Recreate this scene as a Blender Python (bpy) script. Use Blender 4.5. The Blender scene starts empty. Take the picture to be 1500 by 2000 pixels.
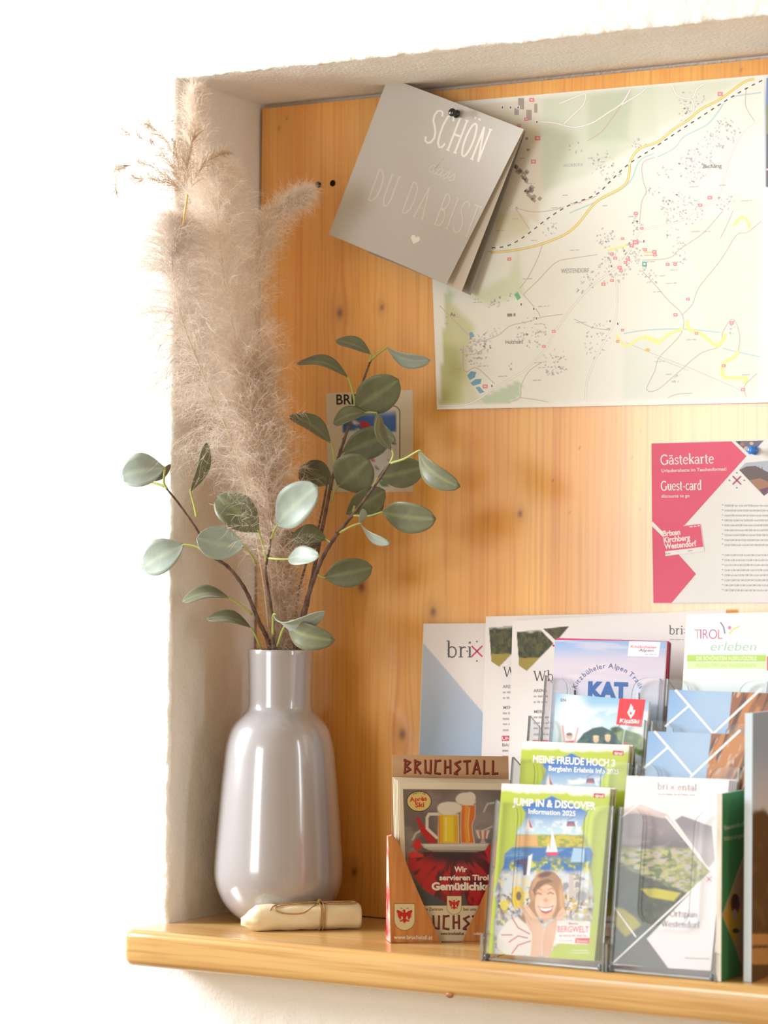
import bpy, bmesh, math, random
import numpy as np
from mathutils import Vector, noise as mnoise
from mathutils.geometry import tessellate_polygon

SC = bpy.context.scene
COL = SC.collection
R = math.radians

# ------------------------------------------------------------------ camera, world, lights, exposure
CAM = np.array([1.7901, -2.62, 0.4158]); YAW, PITCH, ROLL, FPX = 0.51689, 0.02918, 0.0092, 5007.2
FW = np.array([-math.sin(YAW)*math.cos(PITCH), math.cos(YAW)*math.cos(PITCH), math.sin(PITCH)])
_r0 = np.array([math.cos(YAW), math.sin(YAW), 0.0]); _u0 = np.cross(_r0, FW)
RT = math.cos(ROLL)*_r0+math.sin(ROLL)*_u0
UP = -math.sin(ROLL)*_r0+math.cos(ROLL)*_u0
cd = bpy.data.cameras.new('camera'); co = bpy.data.objects.new('camera', cd); COL.objects.link(co)
from mathutils import Matrix
co.matrix_world = Matrix(((RT[0], UP[0], -FW[0], CAM[0]), (RT[1], UP[1], -FW[1], CAM[1]), (RT[2], UP[2], -FW[2], CAM[2]), (0, 0, 0, 1)))
cd.sensor_fit = 'VERTICAL'; cd.sensor_height = 17.3; cd.lens = FPX*17.3/2000.0
cd.clip_start = 0.05
cd.dof.use_dof = True; cd.dof.focus_distance = 3.08; cd.dof.aperture_fstop = 2.0
SC.camera = co

W = bpy.data.worlds.new('room_light'); SC.world = W; W.use_nodes = True
wn = W.node_tree.nodes; wl = W.node_tree.links; wn.clear()
wo = wn.new('ShaderNodeOutputWorld'); wb = wn.new('ShaderNodeBackground'); wl.new(wb.outputs[0], wo.inputs[0])
tc = wn.new('ShaderNodeTexCoord'); mp = wn.new('ShaderNodeMapping'); mp.inputs['Scale'].default_value = (9, 9, .25)
nz = wn.new('ShaderNodeTexNoise'); nz.inputs['Scale'].default_value = 1.6; nz.inputs['Detail'].default_value = 3
rp = wn.new('ShaderNodeValToRGB')
rp.color_ramp.elements[0].position = .38; rp.color_ramp.elements[0].color = (.58, .38, .20, 1)
rp.color_ramp.elements[1].position = .62; rp.color_ramp.elements[1].color = (1.0, .78, .49, 1)
wl.new(tc.outputs['Generated'], mp.inputs[0]); wl.new(mp.outputs[0], nz.inputs[0]); wl.new(nz.outputs[0], rp.inputs[0])
wl.new(rp.outputs[0], wb.inputs[0]); wb.inputs[1].default_value = 0.62

def area(name, loc, target, sx, sy, power, color):
    l = bpy.data.lights.new(name, 'AREA'); l.shape = 'RECTANGLE'; l.size = sx; l.size_y = sy; l.energy = power; l.color = color
    o = bpy.data.objects.new(name, l); COL.objects.link(o); o.location = loc
    o.rotation_euler = (Vector(target)-Vector(loc)).to_track_quat('-Z', 'Y').to_euler(); return o
area('window_daylight', (-1.74, -.96, 1.05), (.3, .1, .45), .62, 1.1, 96, (.93, .97, 1.0))
area('curtained_window_daylight', (-.60, -3.5, .60), (.55, .1, .5), 1.0, 1.5, 29, (.90, .97, 1.0))
area('side_window_daylight', (3.4, -.85, .95), (.1, .09, .2), .16, 1.6, 9, (.86, .92, 1.0))

SC.view_settings.view_transform = 'Standard'; SC.view_settings.look = 'None'
SC.view_settings.exposure = 0.38; SC.view_settings.gamma = 1.0; SC.view_settings.use_curve_mapping = False
SC.cycles.use_denoising = True
SC.cycles.max_bounces = 10; SC.cycles.transparent_max_bounces = 24

# ------------------------------------------------------------------ geometry helpers
D = 0.190            # depth of the niche: front of the wooden back panel
H = 1.0434           # height of the niche above the shelf
PR = 0.0735          # how far the shelf sticks out of the wall
TH = 0.0436          # shelf thickness

def ray(x, y): return (x-750.0)/FPX*RT-(y-1000.0)/FPX*UP+FW
def at(x, y, Y):
    d = ray(x, y); return CAM+(Y-CAM[1])/d[1]*d
def atz(x, y, Z):
    d = ray(x, y); return CAM+(Z-CAM[2])/d[2]*d
def project(P):
    d = np.asarray(P, float)-CAM; z = d@FW
    return 750+FPX*(d@RT)/z, 1000-FPX*(d@UP)/z
def nrm(v): v = np.asarray(v, float); return v/np.linalg.norm(v)
def lin(c):
    c = np.asarray(c, float)/255.0
    return np.where(c <= .04045, c/12.92, ((c+.055)/1.055)**2.4)

def link(name, me, mats=(), parent=None):
    o = bpy.data.objects.new(name, me); COL.objects.link(o)
    for m in mats: me.materials.append(m)
    if parent is not None: o.parent = parent
    return o
def mesh_obj(name, verts, faces, mats=(), parent=None, colors=None, smooth=False, fmat=None):
    off = np.array(parent.location) if parent is not None else np.zeros(3)
    if parent is not None and parent.parent is not None: off = off+np.array(parent.parent.location)
    me = bpy.data.meshes.new(name)
    V = np.asarray(verts, float)-off
    me.from_pydata(V.tolist(), [], [list(f) for f in faces])
    if colors is not None:
        a = me.color_attributes.new('Col', 'FLOAT_COLOR', 'POINT')
        c = np.ones((len(V), 4)); c[:, :3] = colors
        a.data.foreach_set('color', c.ravel())
    if smooth: me.polygons.foreach_set('use_smooth', [True]*len(me.polygons))
    o = link(name, me, mats, parent)
    if fmat is not None: me.polygons.foreach_set('material_index', fmat)
    me.update()
    return o
def tag(o, label, cat, group=None):
    o['label'] = label; o['category'] = cat
    if group: o['group'] = group
    return o
def thing(name, loc, label, cat, group=None):
    o = bpy.data.objects.new(name, None); COL.objects.link(o); o.location = tuple(float(v) for v in loc)
    o.empty_display_size = .02
    return tag(o, label, cat, group)
def copy_thing(root, loc, label=None, group=None):
    r = root.copy(); COL.objects.link(r); r.location = tuple(float(v) for v in loc)
    if label: r['label'] = label
    if group: r['group'] = group
    for ch in list(root.children):
        c = ch.copy(); COL.objects.link(c); c.parent = r
        for g in list(ch.children):
            d = g.copy(); COL.objects.link(d); d.parent = c
    return r

class MB:
    """collects simple solids into one mesh"""
    def __init__(s): s.v = []; s.f = []; s.c = []; s.m = []
    def add(s, v, f, m=0, c=None):
        n = len(s.v); s.v += [tuple(p) for p in v]; s.f += [[i+n for i in q] for q in f]; s.m += [m]*len(f)
        s.c += [c if c is not None else (1, 1, 1)]*len(v)
    def hexa(s, P, m=0, c=None):
        s.add(P, [(3, 2, 1, 0), (4, 5, 6, 7), (0, 1, 5, 4), (1, 2, 6, 5), (2, 3, 7, 6), (3, 0, 4, 7)], m, c)
    def prism(s, poly, d, m=0, mside=None, c=None):
        """poly: 3D planar outline, d: extrusion vector"""
        n = len(poly); A = [np.array(p, float) for p in poly]; B = [p+d for p in A]
        tris = tessellate_polygon([[Vector(p) for p in A]])
        s.add(A+B, [tuple(t) for t in tris]+[tuple(n+i for i in reversed(t)) for t in tris], m, c)
        s.add(A+B, [(i, (i+1) % n, n+(i+1) % n, n+i) for i in range(n)], m if mside is None else mside, c)
    def tube(s, pts, rad, k=8, m=0, c=None, cap=True):
        pts = [np.array(p, float) for p in pts]; n = len(pts)
        rad = [rad]*n if np.isscalar(rad) else list(rad)
        ref = np.array([.3, .2, .93]); V = []; prev = None
        for i, p in enumerate(pts):
            t = nrm(pts[min(i+1, n-1)]-pts[max(i-1, 0)])
            a = ref-t*(ref@t) if prev is None else prev-t*(prev@t)
            if np.linalg.norm(a) < 1e-6: a = np.cross(t, [1, 0, 0])
            a = nrm(a); b = np.cross(t, a); prev = a
            for j in range(k):
                w = 2*math.pi*j/k; V.append(p+rad[i]*(math.cos(w)*a+math.sin(w)*b))
        F = [(i*k+j, i*k+(j+1) % k, (i+1)*k+(j+1) % k, (i+1)*k+j) for i in range(n-1) for j in range(k)]
        if cap: F += [tuple(reversed(range(k))), tuple((n-1)*k+j for j in range(k))]
        s.add(V, F, m, c)
    def lathe(s, prof, axis_o, axis=(0, 0, 1), k=32, m=0, c=None):
        ax = nrm(axis); a = nrm(np.cross(ax, [.37, .91, .2])); b = np.cross(ax, a); V = []
        for r, h in prof:
            for j in range(k):
                w = 2*math.pi*j/k; V.append(np.array(axis_o)+ax*h+r*(math.cos(w)*a+math.sin(w)*b))
        F = [(i*k+j, i*k+(j+1) % k, (i+1)*k+(j+1) % k, (i+1)*k+j) for i in range(len(prof)-1) for j in range(k)]
        s.add(V, F, m, c)
    def build(s, name, mats, parent=None, smooth=False, colors=False):
        return mesh_obj(name, s.v, s.f, mats, parent, np.array(s.c) if colors else None, smooth, s.m)

def spline(pts, n):
    """Catmull-Rom through points, n samples"""
    P = np.array(pts, float); P = np.vstack([2*P[0]-P[1], P, 2*P[-1]-P[-2]]); m = len(P)-3; out = []
    for t in np.linspace(0, m-1e-6, n):
        i = int(t); u = t-i; a, b, c, d = P[i:i+4]
        out.append(.5*((2*b)+(-a+c)*u+(2*a-5*b+4*c-d)*u*u+(-a+3*b-3*c+d)*u**3))
    return np.array(out)

# ------------------------------------------------------------------ numpy noise
def _hash(ix, iy, seed):
    h = (ix*374761393+iy*668265263+seed*974711) & 0x7fffffff
    h = (h ^ (h >> 13))*1274126177 & 0x7fffffff
    return ((h ^ (h >> 16)) & 0xffff)/65535.0
def vnoise(x, y, seed=0):
    x = np.asarray(x, float); y = np.asarray(y, float)
    ix = np.floor(x).astype(np.int64); iy = np.floor(y).astype(np.int64); fx = x-ix; fy = y-iy
    fx = fx*fx*(3-2*fx); fy = fy*fy*(3-2*fy)
    a = _hash(ix, iy, seed); b = _hash(ix+1, iy, seed); c = _hash(ix, iy+1, seed); d = _hash(ix+1, iy+1, seed)
    return (a*(1-fx)+b*fx)*(1-fy)+(c*(1-fx)+d*fx)*fy
def fbm(x, y, seed=0, o=4):
    s = 0; a = .5; t = 0
    for i in range(o):
        s = s+a*vnoise(np.asarray(x)*2**i, np.asarray(y)*2**i, seed+i*17); t += a; a *= .5
    return s/t
def sstep(a, b, x):
    t = np.clip((x-a)/(b-a+1e-12), 0, 1); return t*t*(3-2*t)

# ------------------------------------------------------------------ materials
def mat(name, base=(.8, .8, .8), rough=.5, spec=.5, **kw):
    m = bpy.data.materials.new(name); m.use_nodes = True; b = m.node_tree.nodes['Principled BSDF']
    b.inputs['Base Color'].default_value = (*base, 1); b.inputs['Roughness'].default_value = rough
    b.inputs['Specular IOR Level'].default_value = spec
    for k, v in kw.items(): b.inputs[k].default_value = v
    return m
def N(m, t, **kw):
    n = m.node_tree.nodes.new(t)
    for k, v in kw.items(): setattr(n, k, v)
    return n
def L(m, a, b): m.node_tree.links.new(a, b)
def bsdf(m): return m.node_tree.nodes['Principled BSDF']
def add_bump(m, scale, strength, dist, detail=4, stretch=(1, 1, 1), height=None):
    tcn = N(m, 'ShaderNodeTexCoord'); mpn = N(m, 'ShaderNodeMapping'); mpn.inputs['Scale'].default_value = stretch
    nn = N(m, 'ShaderNodeTexNoise'); nn.inputs['Scale'].default_value = scale; nn.inputs['Detail'].default_value = detail
    bp = N(m, 'ShaderNodeBump'); bp.inputs['Strength'].default_value = strength; bp.inputs['Distance'].default_value = dist
    L(m, tcn.outputs['Object'], mpn.inputs[0]); L(m, mpn.outputs[0], nn.inputs['Vector'])
    L(m, nn.outputs[0], bp.inputs['Height']); L(m, bp.outputs[0], bsdf(m).inputs['Normal'])
    return nn
def mat_attr(name, rough, spec, coat=0.0, ink=.77):
    m = mat(name, rough=rough, spec=spec); a = N(m, 'ShaderNodeAttribute'); a.attribute_name = 'Col'
    k = N(m, 'ShaderNodeMixRGB', blend_type='MULTIPLY'); k.inputs[0].default_value = 1; k.inputs[2].default_value = (ink, ink, ink, 1)
    L(m, a.outputs['Color'], k.inputs[1]); L(m, k.outputs[0], bsdf(m).inputs['Base Color']); bsdf(m).inputs['Coat Weight'].default_value = coat
    return m

def mat_noisy(name, c1, c2, scale, rough, spec=.4, stretch=(1, 1, 1), bump=0.0, bscale=None, detail=4):
    m = mat(name, c1, rough, spec)
    tcn = N(m, 'ShaderNodeTexCoord'); mpn = N(m, 'ShaderNodeMapping'); mpn.inputs['Scale'].default_value = stretch
    nn = N(m, 'ShaderNodeTexNoise'); nn.inputs['Scale'].default_value = scale; nn.inputs['Detail'].default_value = detail
    rr = N(m, 'ShaderNodeValToRGB'); rr.color_ramp.elements[0].position = .3; rr.color_ramp.elements[1].position = .7
    rr.color_ramp.elements[0].color = (*c1, 1); rr.color_ramp.elements[1].color = (*c2, 1)
    L(m, tcn.outputs['Object'], mpn.inputs[0]); L(m, mpn.outputs[0], nn.inputs['Vector']); L(m, nn.outputs[0], rr.inputs[0])
    L(m, rr.outputs[0], bsdf(m).inputs['Base Color'])
    if bump: add_bump(m, bscale or scale, 1.0, bump, detail, stretch)
    return m

M_PAPER = mat_attr('printed_paper', .5, .3)
M_MAP = mat_attr('map_paper', .3, .6, 0, .89)
M_GLOSS = mat_attr('glossy_print', .28, .45)
M_MATTE = mat_attr('matte_card', .62, .3)
M_PAGES = mat_noisy('page_edges', (.62, .55, .45), (.86, .83, .77), 900, .7, .2, (.15, 1, .02))

# plaster: white lime render with sand grain and small pores
M_PLASTER = mat('white_plaster', (.86, .845, .82), .9, .15)
_n1 = add_bump(M_PLASTER, 210, .75, .0016, 5)
_m = M_PLASTER; _v = N(_m, 'ShaderNodeTexVoronoi'); _v.inputs['Scale'].default_value = 160
_tc = N(_m, 'ShaderNodeTexCoord'); L(_m, _tc.outputs['Object'], _v.inputs['Vector'])
_rr = N(_m, 'ShaderNodeValToRGB'); _rr.color_ramp.elements[0].position = .02; _rr.color_ramp.elements[1].position = .13
_rr.color_ramp.elements[0].color = (.6, .57, .53, 1); _rr.color_ramp.elements[1].color = (.87, .855, .83, 1)
L(_m, _v.outputs['Distance'], _rr.inputs[0]); L(_m, _rr.outputs[0], bsdf(_m).inputs['Base Color'])

# ------------------------------------------------------------------ the wall with its niche (one continuous plaster surface)
XR = 1.45            # right end of the niche, outside the picture
def build_wall():
    def ticks(a, b, fine0, fine1, f, c):
        t = []; x = a
        while x < b-1e-6:
            t.append(round(x, 5)); x += f if fine0 <= x < fine1 else c
        t.append(b); return t
    xs = ticks(-.45, 0, -.3, 0, .005, .05)+ticks(0, XR, 0, .8, .005, .05)[1:]+[1.6, 1.9]
    zs = [-.5, -.4, -.3]+ticks(-.26, 0, -.26, 0, .005, .05)+ticks(0, H, 0, H, .0052, .05)[1:]+ticks(H, 1.30, H, 1.24, .005, .05)[1:]+[1.5]
    ys = ticks(0, D+.012, 0, 1, .005, .05)
    bm = bmesh.new(); vd = {}
    def vv(x, y, z):
        k = (round(x, 5), round(y, 5), round(z, 5))
        if k not in vd: vd[k] = bm.verts.new(k)
        return vd[k]
    eps = 1e-6
    for i in range(len(xs)-1):
        for j in range(len(zs)-1):
            xm = (xs[i]+xs[i+1])/2; zm = (zs[j]+zs[j+1])/2
            if 0 < xm < XR and 0 < zm < H: continue
            bm.faces.new((vv(xs[i], 0, zs[j]), vv(xs[i+1], 0, zs[j]), vv(xs[i+1], 0, zs[j+1]), vv(xs[i], 0, zs[j+1])))
    zin = [z for z in zs if -eps <= z <= H+eps]; xin = [x for x in xs if -eps <= x <= XR+eps]
    for k in range(len(ys)-1):
        y0, y1 = ys[k], ys[k+1]
        for j in range(len(zin)-1):
            bm.faces.new((vv(0, y0, zin[j]), vv(0, y0, zin[j+1]), vv(0, y1, zin[j+1]), vv(0, y1, zin[j])))
            bm.faces.new((vv(XR, y1, zin[j]), vv(XR, y1, zin[j+1]), vv(XR, y0, zin[j+1]), vv(XR, y0, zin[j])))
        for i in range(len(xin)-1):
            bm.faces.new((vv(xin[i], y0, H), vv(xin[i+1], y0, H), vv(xin[i+1], y1, H), vv(xin[i], y1, H)))
            bm.faces.new((vv(xin[i], y1, 0), vv(xin[i+1], y1, 0), vv(xin[i+1], y0, 0), vv(xin[i], y0, 0)))
    yb = ys[-1]
    bm.faces.new((vv(0, yb, 0), vv(XR, yb, 0), vv(XR, yb, H), vv(0, yb, H)))
    bmesh.ops.recalc_face_normals(bm, faces=bm.faces)
    f0 = [f for f in bm.faces if abs(f.calc_center_median().y) < eps and f.calc_center_median().x < -.2][0]
    if f0.normal.y > 0: bmesh.ops.reverse_faces(bm, faces=bm.faces)
    ed = [e for e in bm.edges if len(e.link_faces) == 2 and abs(e.verts[0].co.y) < eps and abs(e.verts[1].co.y) < eps
          and e.link_faces[0].normal.dot(e.link_faces[1].normal) < .5]
    bmesh.ops.bevel(bm, geom=ed, offset=.0038, segments=3, profile=.5, affect='EDGES')
    bm.normal_update()
    for v in bm.verts:
        c = v.co
        if c.x > .95 or c.x < -.32: continue
        if c.y > D-.004: continue
        edge = math.exp(-((c.y-.001)/.006)**2) if c.y > -1e-4 and (abs(c.x) < .006 or abs(c.z-H) < .006) else 0
        a = .0007*mnoise.noise(c*90)+.0011*mnoise.noise(c*38)+.0022*mnoise.noise(c*13)*(1 if c.y > .012 else .35)
        a *= (.45 if c.y > .012 and c.z > H-.01 else 1)
        a += edge*(.0022*mnoise.noise(c*140+Vector((3, 1, 7)))+.0018*mnoise.noise(c*60))
        v.co = c+v.normal*a
    for v in bm.verts:
        if abs(v.co.z) < .0045 and v.co.x > -.004: v.co.z -= .011
    me = bpy.data.meshes.new('wall_front'); bm.to_mesh(me); bm.free()
    me.polygons.foreach_set('use_smooth', [True]*len(me.polygons))
    o = link('wall_front', me, [M_PLASTER]); o['kind'] = 'structure'
build_wall()

# ------------------------------------------------------------------ wooden back panel
def pine(name, light, mid, dark, attr=True, stretch=None, rough=.34, coat=.9):
    """vertical pine grain; reads the smooth warped coordinate 'grain' and the knot mask from the mesh"""
    m = mat(name, mid, rough, .4); nt = m.node_tree
    if attr:
        g = N(m, 'ShaderNodeAttribute'); g.attribute_name = 'grain'; vec = g.outputs['Vector']
    else:
        t = N(m, 'ShaderNodeTexCoord'); vec = t.outputs['Object']
    def noise(sc, detail, st):
        mp = N(m, 'ShaderNodeMapping'); mp.inputs['Scale'].default_value = st
        n = N(m, 'ShaderNodeTexNoise'); n.inputs['Scale'].default_value = sc; n.inputs['Detail'].default_value = detail
        L(m, vec, mp.inputs[0]); L(m, mp.outputs[0], n.inputs['Vector']); return n.outputs[0]
    st = stretch or (1, 1, .014)
    fine = noise(210, 3, st); broad = noise(26, 2, st); patch = noise(3.2, 2, (1, 1, .6) if attr else (.4, 1, 1))
    r1 = N(m, 'ShaderNodeValToRGB'); e = r1.color_ramp.elements; e[0].position = .30; e[1].position = .72
    e[0].color = (*light, 1); e[1].color = (*mid, 1)
    L(m, broad, r1.inputs[0])
    r2 = N(m, 'ShaderNodeValToRGB'); e = r2.color_ramp.elements; e[0].position = .47; e[1].position = .70
    e[0].color = (0, 0, 0, 1); e[1].color = (1, 1, 1, 1); L(m, fine, r2.inputs[0])
    mul = N(m, 'ShaderNodeMath', operation='MULTIPLY'); mul.inputs[1].default_value = .55; L(m, r2.outputs[0], mul.inputs[0])
    mx = N(m, 'ShaderNodeMixRGB'); mx.inputs[2].default_value = (*dark, 1); L(m, mul.outputs[0], mx.inputs[0]); L(m, r1.outputs[0], mx.inputs[1])
    r3 = N(m, 'ShaderNodeValToRGB'); e = r3.color_ramp.elements; e[0].position = .35; e[1].position = .7
    e[0].color = (1.06, 1.06, 1.06, 1); e[1].color = (.84, .80, .74, 1); L(m, patch, r3.inputs[0])
    m2 = N(m, 'ShaderNodeMixRGB', blend_type='MULTIPLY'); m2.inputs[0].default_value = 1; L(m, mx.outputs[0], m2.inputs[1]); L(m, r3.outputs[0], m2.inputs[2])
    out = m2.outputs[0]
    if attr:
        k = N(m, 'ShaderNodeAttribute'); k.attribute_name = 'knot'
        m3 = N(m, 'ShaderNodeMixRGB'); m3.inputs[2].default_value = (.16, .050, .012, 1); L(m, k.outputs['Fac'], m3.inputs[0]); L(m, out, m3.inputs[1]); out = m3.outputs[0]
    L(m, out, bsdf(m).inputs['Base Color'])
    bsdf(m).inputs['Coat Weight'].default_value = coat; bsdf(m).inputs['Coat Roughness'].default_value = .15; bsdf(m).inputs['Coat IOR'].default_value = 1.75
    return m
M_PANEL = pine('orange_pine_panel', (.86, .455, .105), (.80, .35, .058), (.56, .185, .025))
M_SHELF = pine('light_pine_shelf', (.66, .43, .18), (.59, .335, .105), (.42, .20, .055), attr=False, stretch=(.03, 1, 1), rough=.26, coat=.5)

KNOTS = [(664, 611, 11), (746, 600, 6), (1016, 1003, 7), (706, 1146, 13), (786, 1434, 12), (692, 1703, 9), (846, 1195, 10), (1112, 1000, 2.0), (1132, 876, 2.0), (1204, 818, 2), (1249, 995, 2),
         (545, 250, 3.5), (560, 232, 2), (1448, 137, 3), (1405, 118, 2), (1080, 940, 2), (1250, 843, 2), (1235, 893, 1.6)]
def build_panel():
    x0, x1, z0, z1 = .0048, XR-.004, .001, H-.006
    nx, nz = 420, 320
    xs = np.concatenate([np.linspace(x0, .8, nx-40), np.linspace(.8, x1, 41)[1:]]); zs = np.linspace(z0, z1, nz)
    X, Z = np.meshgrid(xs, zs); G = X.copy(); K = np.zeros_like(X)
    # slow waviness of the grain
    G = G+.010*(fbm(X*3, Z*1.3, 5, 2)-.5)
    for px, py, r in KNOTS:
        p = at(px, py, D); kr = r*.00062
        dx = X-p[0]; dz = Z-p[2]
        d = np.sqrt(dx**2+(dz*.75)**2)
        if r > 5:
            G = G-np.sign(dx)*np.minimum(np.abs(dx), kr*1.2)*np.exp(-(dx/(kr*3.2))**2-(dz/(kr*6))**2)*.9
        K = np.maximum(K, np.exp(-(d/kr)**2*1.4)*(.95 if r > 5 else .8))
        if r > 5: K = np.maximum(K, .30*np.exp(-(d/(kr*2.1))**2))
    nzv, nxv = X.shape
    V = np.stack([X, np.full_like(X, D), Z], -1).reshape(-1, 3)
    F = [(j*nxv+i, j*nxv+i+1, (j+1)*nxv+i+1, (j+1)*nxv+i) for j in range(nzv-1) for i in range(nxv-1)]
    # edge and back
    b = len(V); V = np.vstack([V, [[x0, D+.011, z0], [x1, D+.011, z0], [x1, D+.011, z1], [x0, D+.011, z1]]])
    c = [0, nxv-1, nzv*nxv-1, (nzv-1)*nxv]
    F += [(c[0], b, b+1, c[1]), (c[1], b+1, b+2, c[2]), (c[2], b+2, b+3, c[3]), (c[3], b+3, b, c[0])]
    o = mesh_obj('wall_back', V, F, [M_PANEL]); o['kind'] = 'structure'
    at1 = o.data.attributes.new('grain', 'FLOAT_VECTOR', 'POINT')
    gv = np.stack([G, np.zeros_like(G), Z], -1).reshape(-1, 3); gv = np.vstack([gv, np.zeros((4, 3))]); at1.data.foreach_set('vector', gv.ravel())
    at2 = o.data.attributes.new('knot', 'FLOAT', 'POINT'); at2.data.foreach_set('value', np.concatenate([K.ravel(), np.zeros(4)]))
    md = mat('screw_hole_dark', (.02, .012, .006), .9, .1)
    for px, py in ((622, 361), (650, 358)):
        p = at(px, py, D); mb = MB()
        mb.lathe([(.0042, -.0004), (.0036, -.0007), (.0032, -.0003), (.0001, -.0002)], p, (0, 1, 0), 16)
        mb.build('screw_hole', [md], o, True)
build_panel()

# ------------------------------------------------------------------ shelf
def build_shelf():
    xa, xb = -.0155, 1.50; r = .011; prof = []
    def arc(cy, cz, a0, a1, n=7):
        for i in range(n+1):
            a = R(a0+(a1-a0)*i/n); prof.append((cy+r*math.cos(a), cz+r*math.sin(a)))
    arc(-PR+r, -r, 90, 180); arc(-PR+r, -TH+r, 180, 270)
    prof.append((-.002, -TH)); prof.append((-.002, -.02)); prof.append((.188, -.02)); prof.append((.188, 0))
    xs = [xa]+[xa+.012*(1-math.cos(R(a))) for a in (22, 45, 67, 90)]+list(np.linspace(xa+.05, xb, 30)); V = []; n = len(prof)
    for i, x in enumerate(xs):
        t = max(0.0, 1-(x-xa)/.012); ins = .012*(1-math.sqrt(max(0, 1-t*t)))
        for y, z in prof:
            yy = y+ins*max(0, min(1, (-y)/PR)) if y < 0 else y
            zz = -TH/2+(z+TH/2)*(1-ins*.35/(TH/2)) if y < -.003 else z
            V.append((x if y < -.003 or i > 4 else max(x, .003), yy, zz))
    F = [(i*n+j, i*n+(j+1) % n, (i+1)*n+(j+1) % n, (i+1)*n+j) for i in range(len(xs)-1) for j in range(n)]
    F += [tuple(range(n)), tuple(reversed(range((len(xs)-1)*n, len(xs)*n)))]
    o = mesh_obj('wall_shelf', V, F, [M_SHELF]); o.name = 'wooden_shelf'
    bm = bmesh.new(); bm.from_mesh(o.data); bmesh.ops.recalc_face_normals(bm, faces=bm.faces); bm.to_mesh(o.data); bm.free()
    o.data.polygons.foreach_set('use_smooth', [True]*len(o.data.polygons))
    o.data.set_sharp_from_angle(angle=R(40))
    tag(o, 'light pine shelf board with rounded front edge carrying the vase and the brochures', 'shelf')
    k = mat('shelf_knot_brown', (.30, .11, .03), .4, .4); p = at(878, 1944, -PR)
    mb = MB(); mb.lathe([(.0052, -.0001), (.004, .0006), (.0001, .0007)], (p[0], -PR+.0002, p[2]), (0, -1, 0), 18)
    V2 = [(q[0], q[1], p[2]+(q[2]-p[2])*.6) for q in mb.v]; mb.v = V2
    mb.build('knot', [k], o, True)
build_shelf()


# ------------------------------------------------------------------ printed sheets
def plane_lean(Y0, Z0, deg):
    """plane along X leaning back from the line (Y0, Z0)"""
    a = R(deg); return np.array([0, Y0, Z0]), np.array([0, -math.cos(a), math.sin(a)])
def hit(pl, x, y):
    O, n = pl; d = ray(x, y); return CAM+((O-CAM)@n)/(d@n)*d

def clip_left(pts, a, b):
    out = []; a = np.array(a, float); b = np.array(b, float); nn = np.array([-(b-a)[1], (b-a)[0]])
    for i in range(len(pts)):
        p = np.array(pts[i], float); q = np.array(pts[(i+1) % len(pts)], float); dp = (p-a)@nn; dq = (q-a)@nn
        if dp >= 0: out.append(tuple(p))
        if dp*dq < 0: out.append(tuple(p+(q-p)*dp/(dp-dq)))
    return out

_glyph = {}
def glyph_mesh(txt, bold):
    k = (txt, bold)
    if k not in _glyph:
        c = bpy.data.curves.new('lettering', 'FONT'); c.body = txt; c.size = 1.0; c.resolution_u = 3; c.offset = bold
        o = bpy.data.objects.new('lettering', c); me = bpy.data.meshes.new_from_object(o)
        v = np.array([q.co[:] for q in me.vertices]) if len(me.vertices) else np.zeros((0, 3)); f = [tuple(p.vertices) for p in me.polygons]
        bpy.data.objects.remove(o); bpy.data.curves.remove(c); bpy.data.meshes.remove(me); _glyph[k] = (v, f)
    return _glyph[k]
CAPH = None

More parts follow.
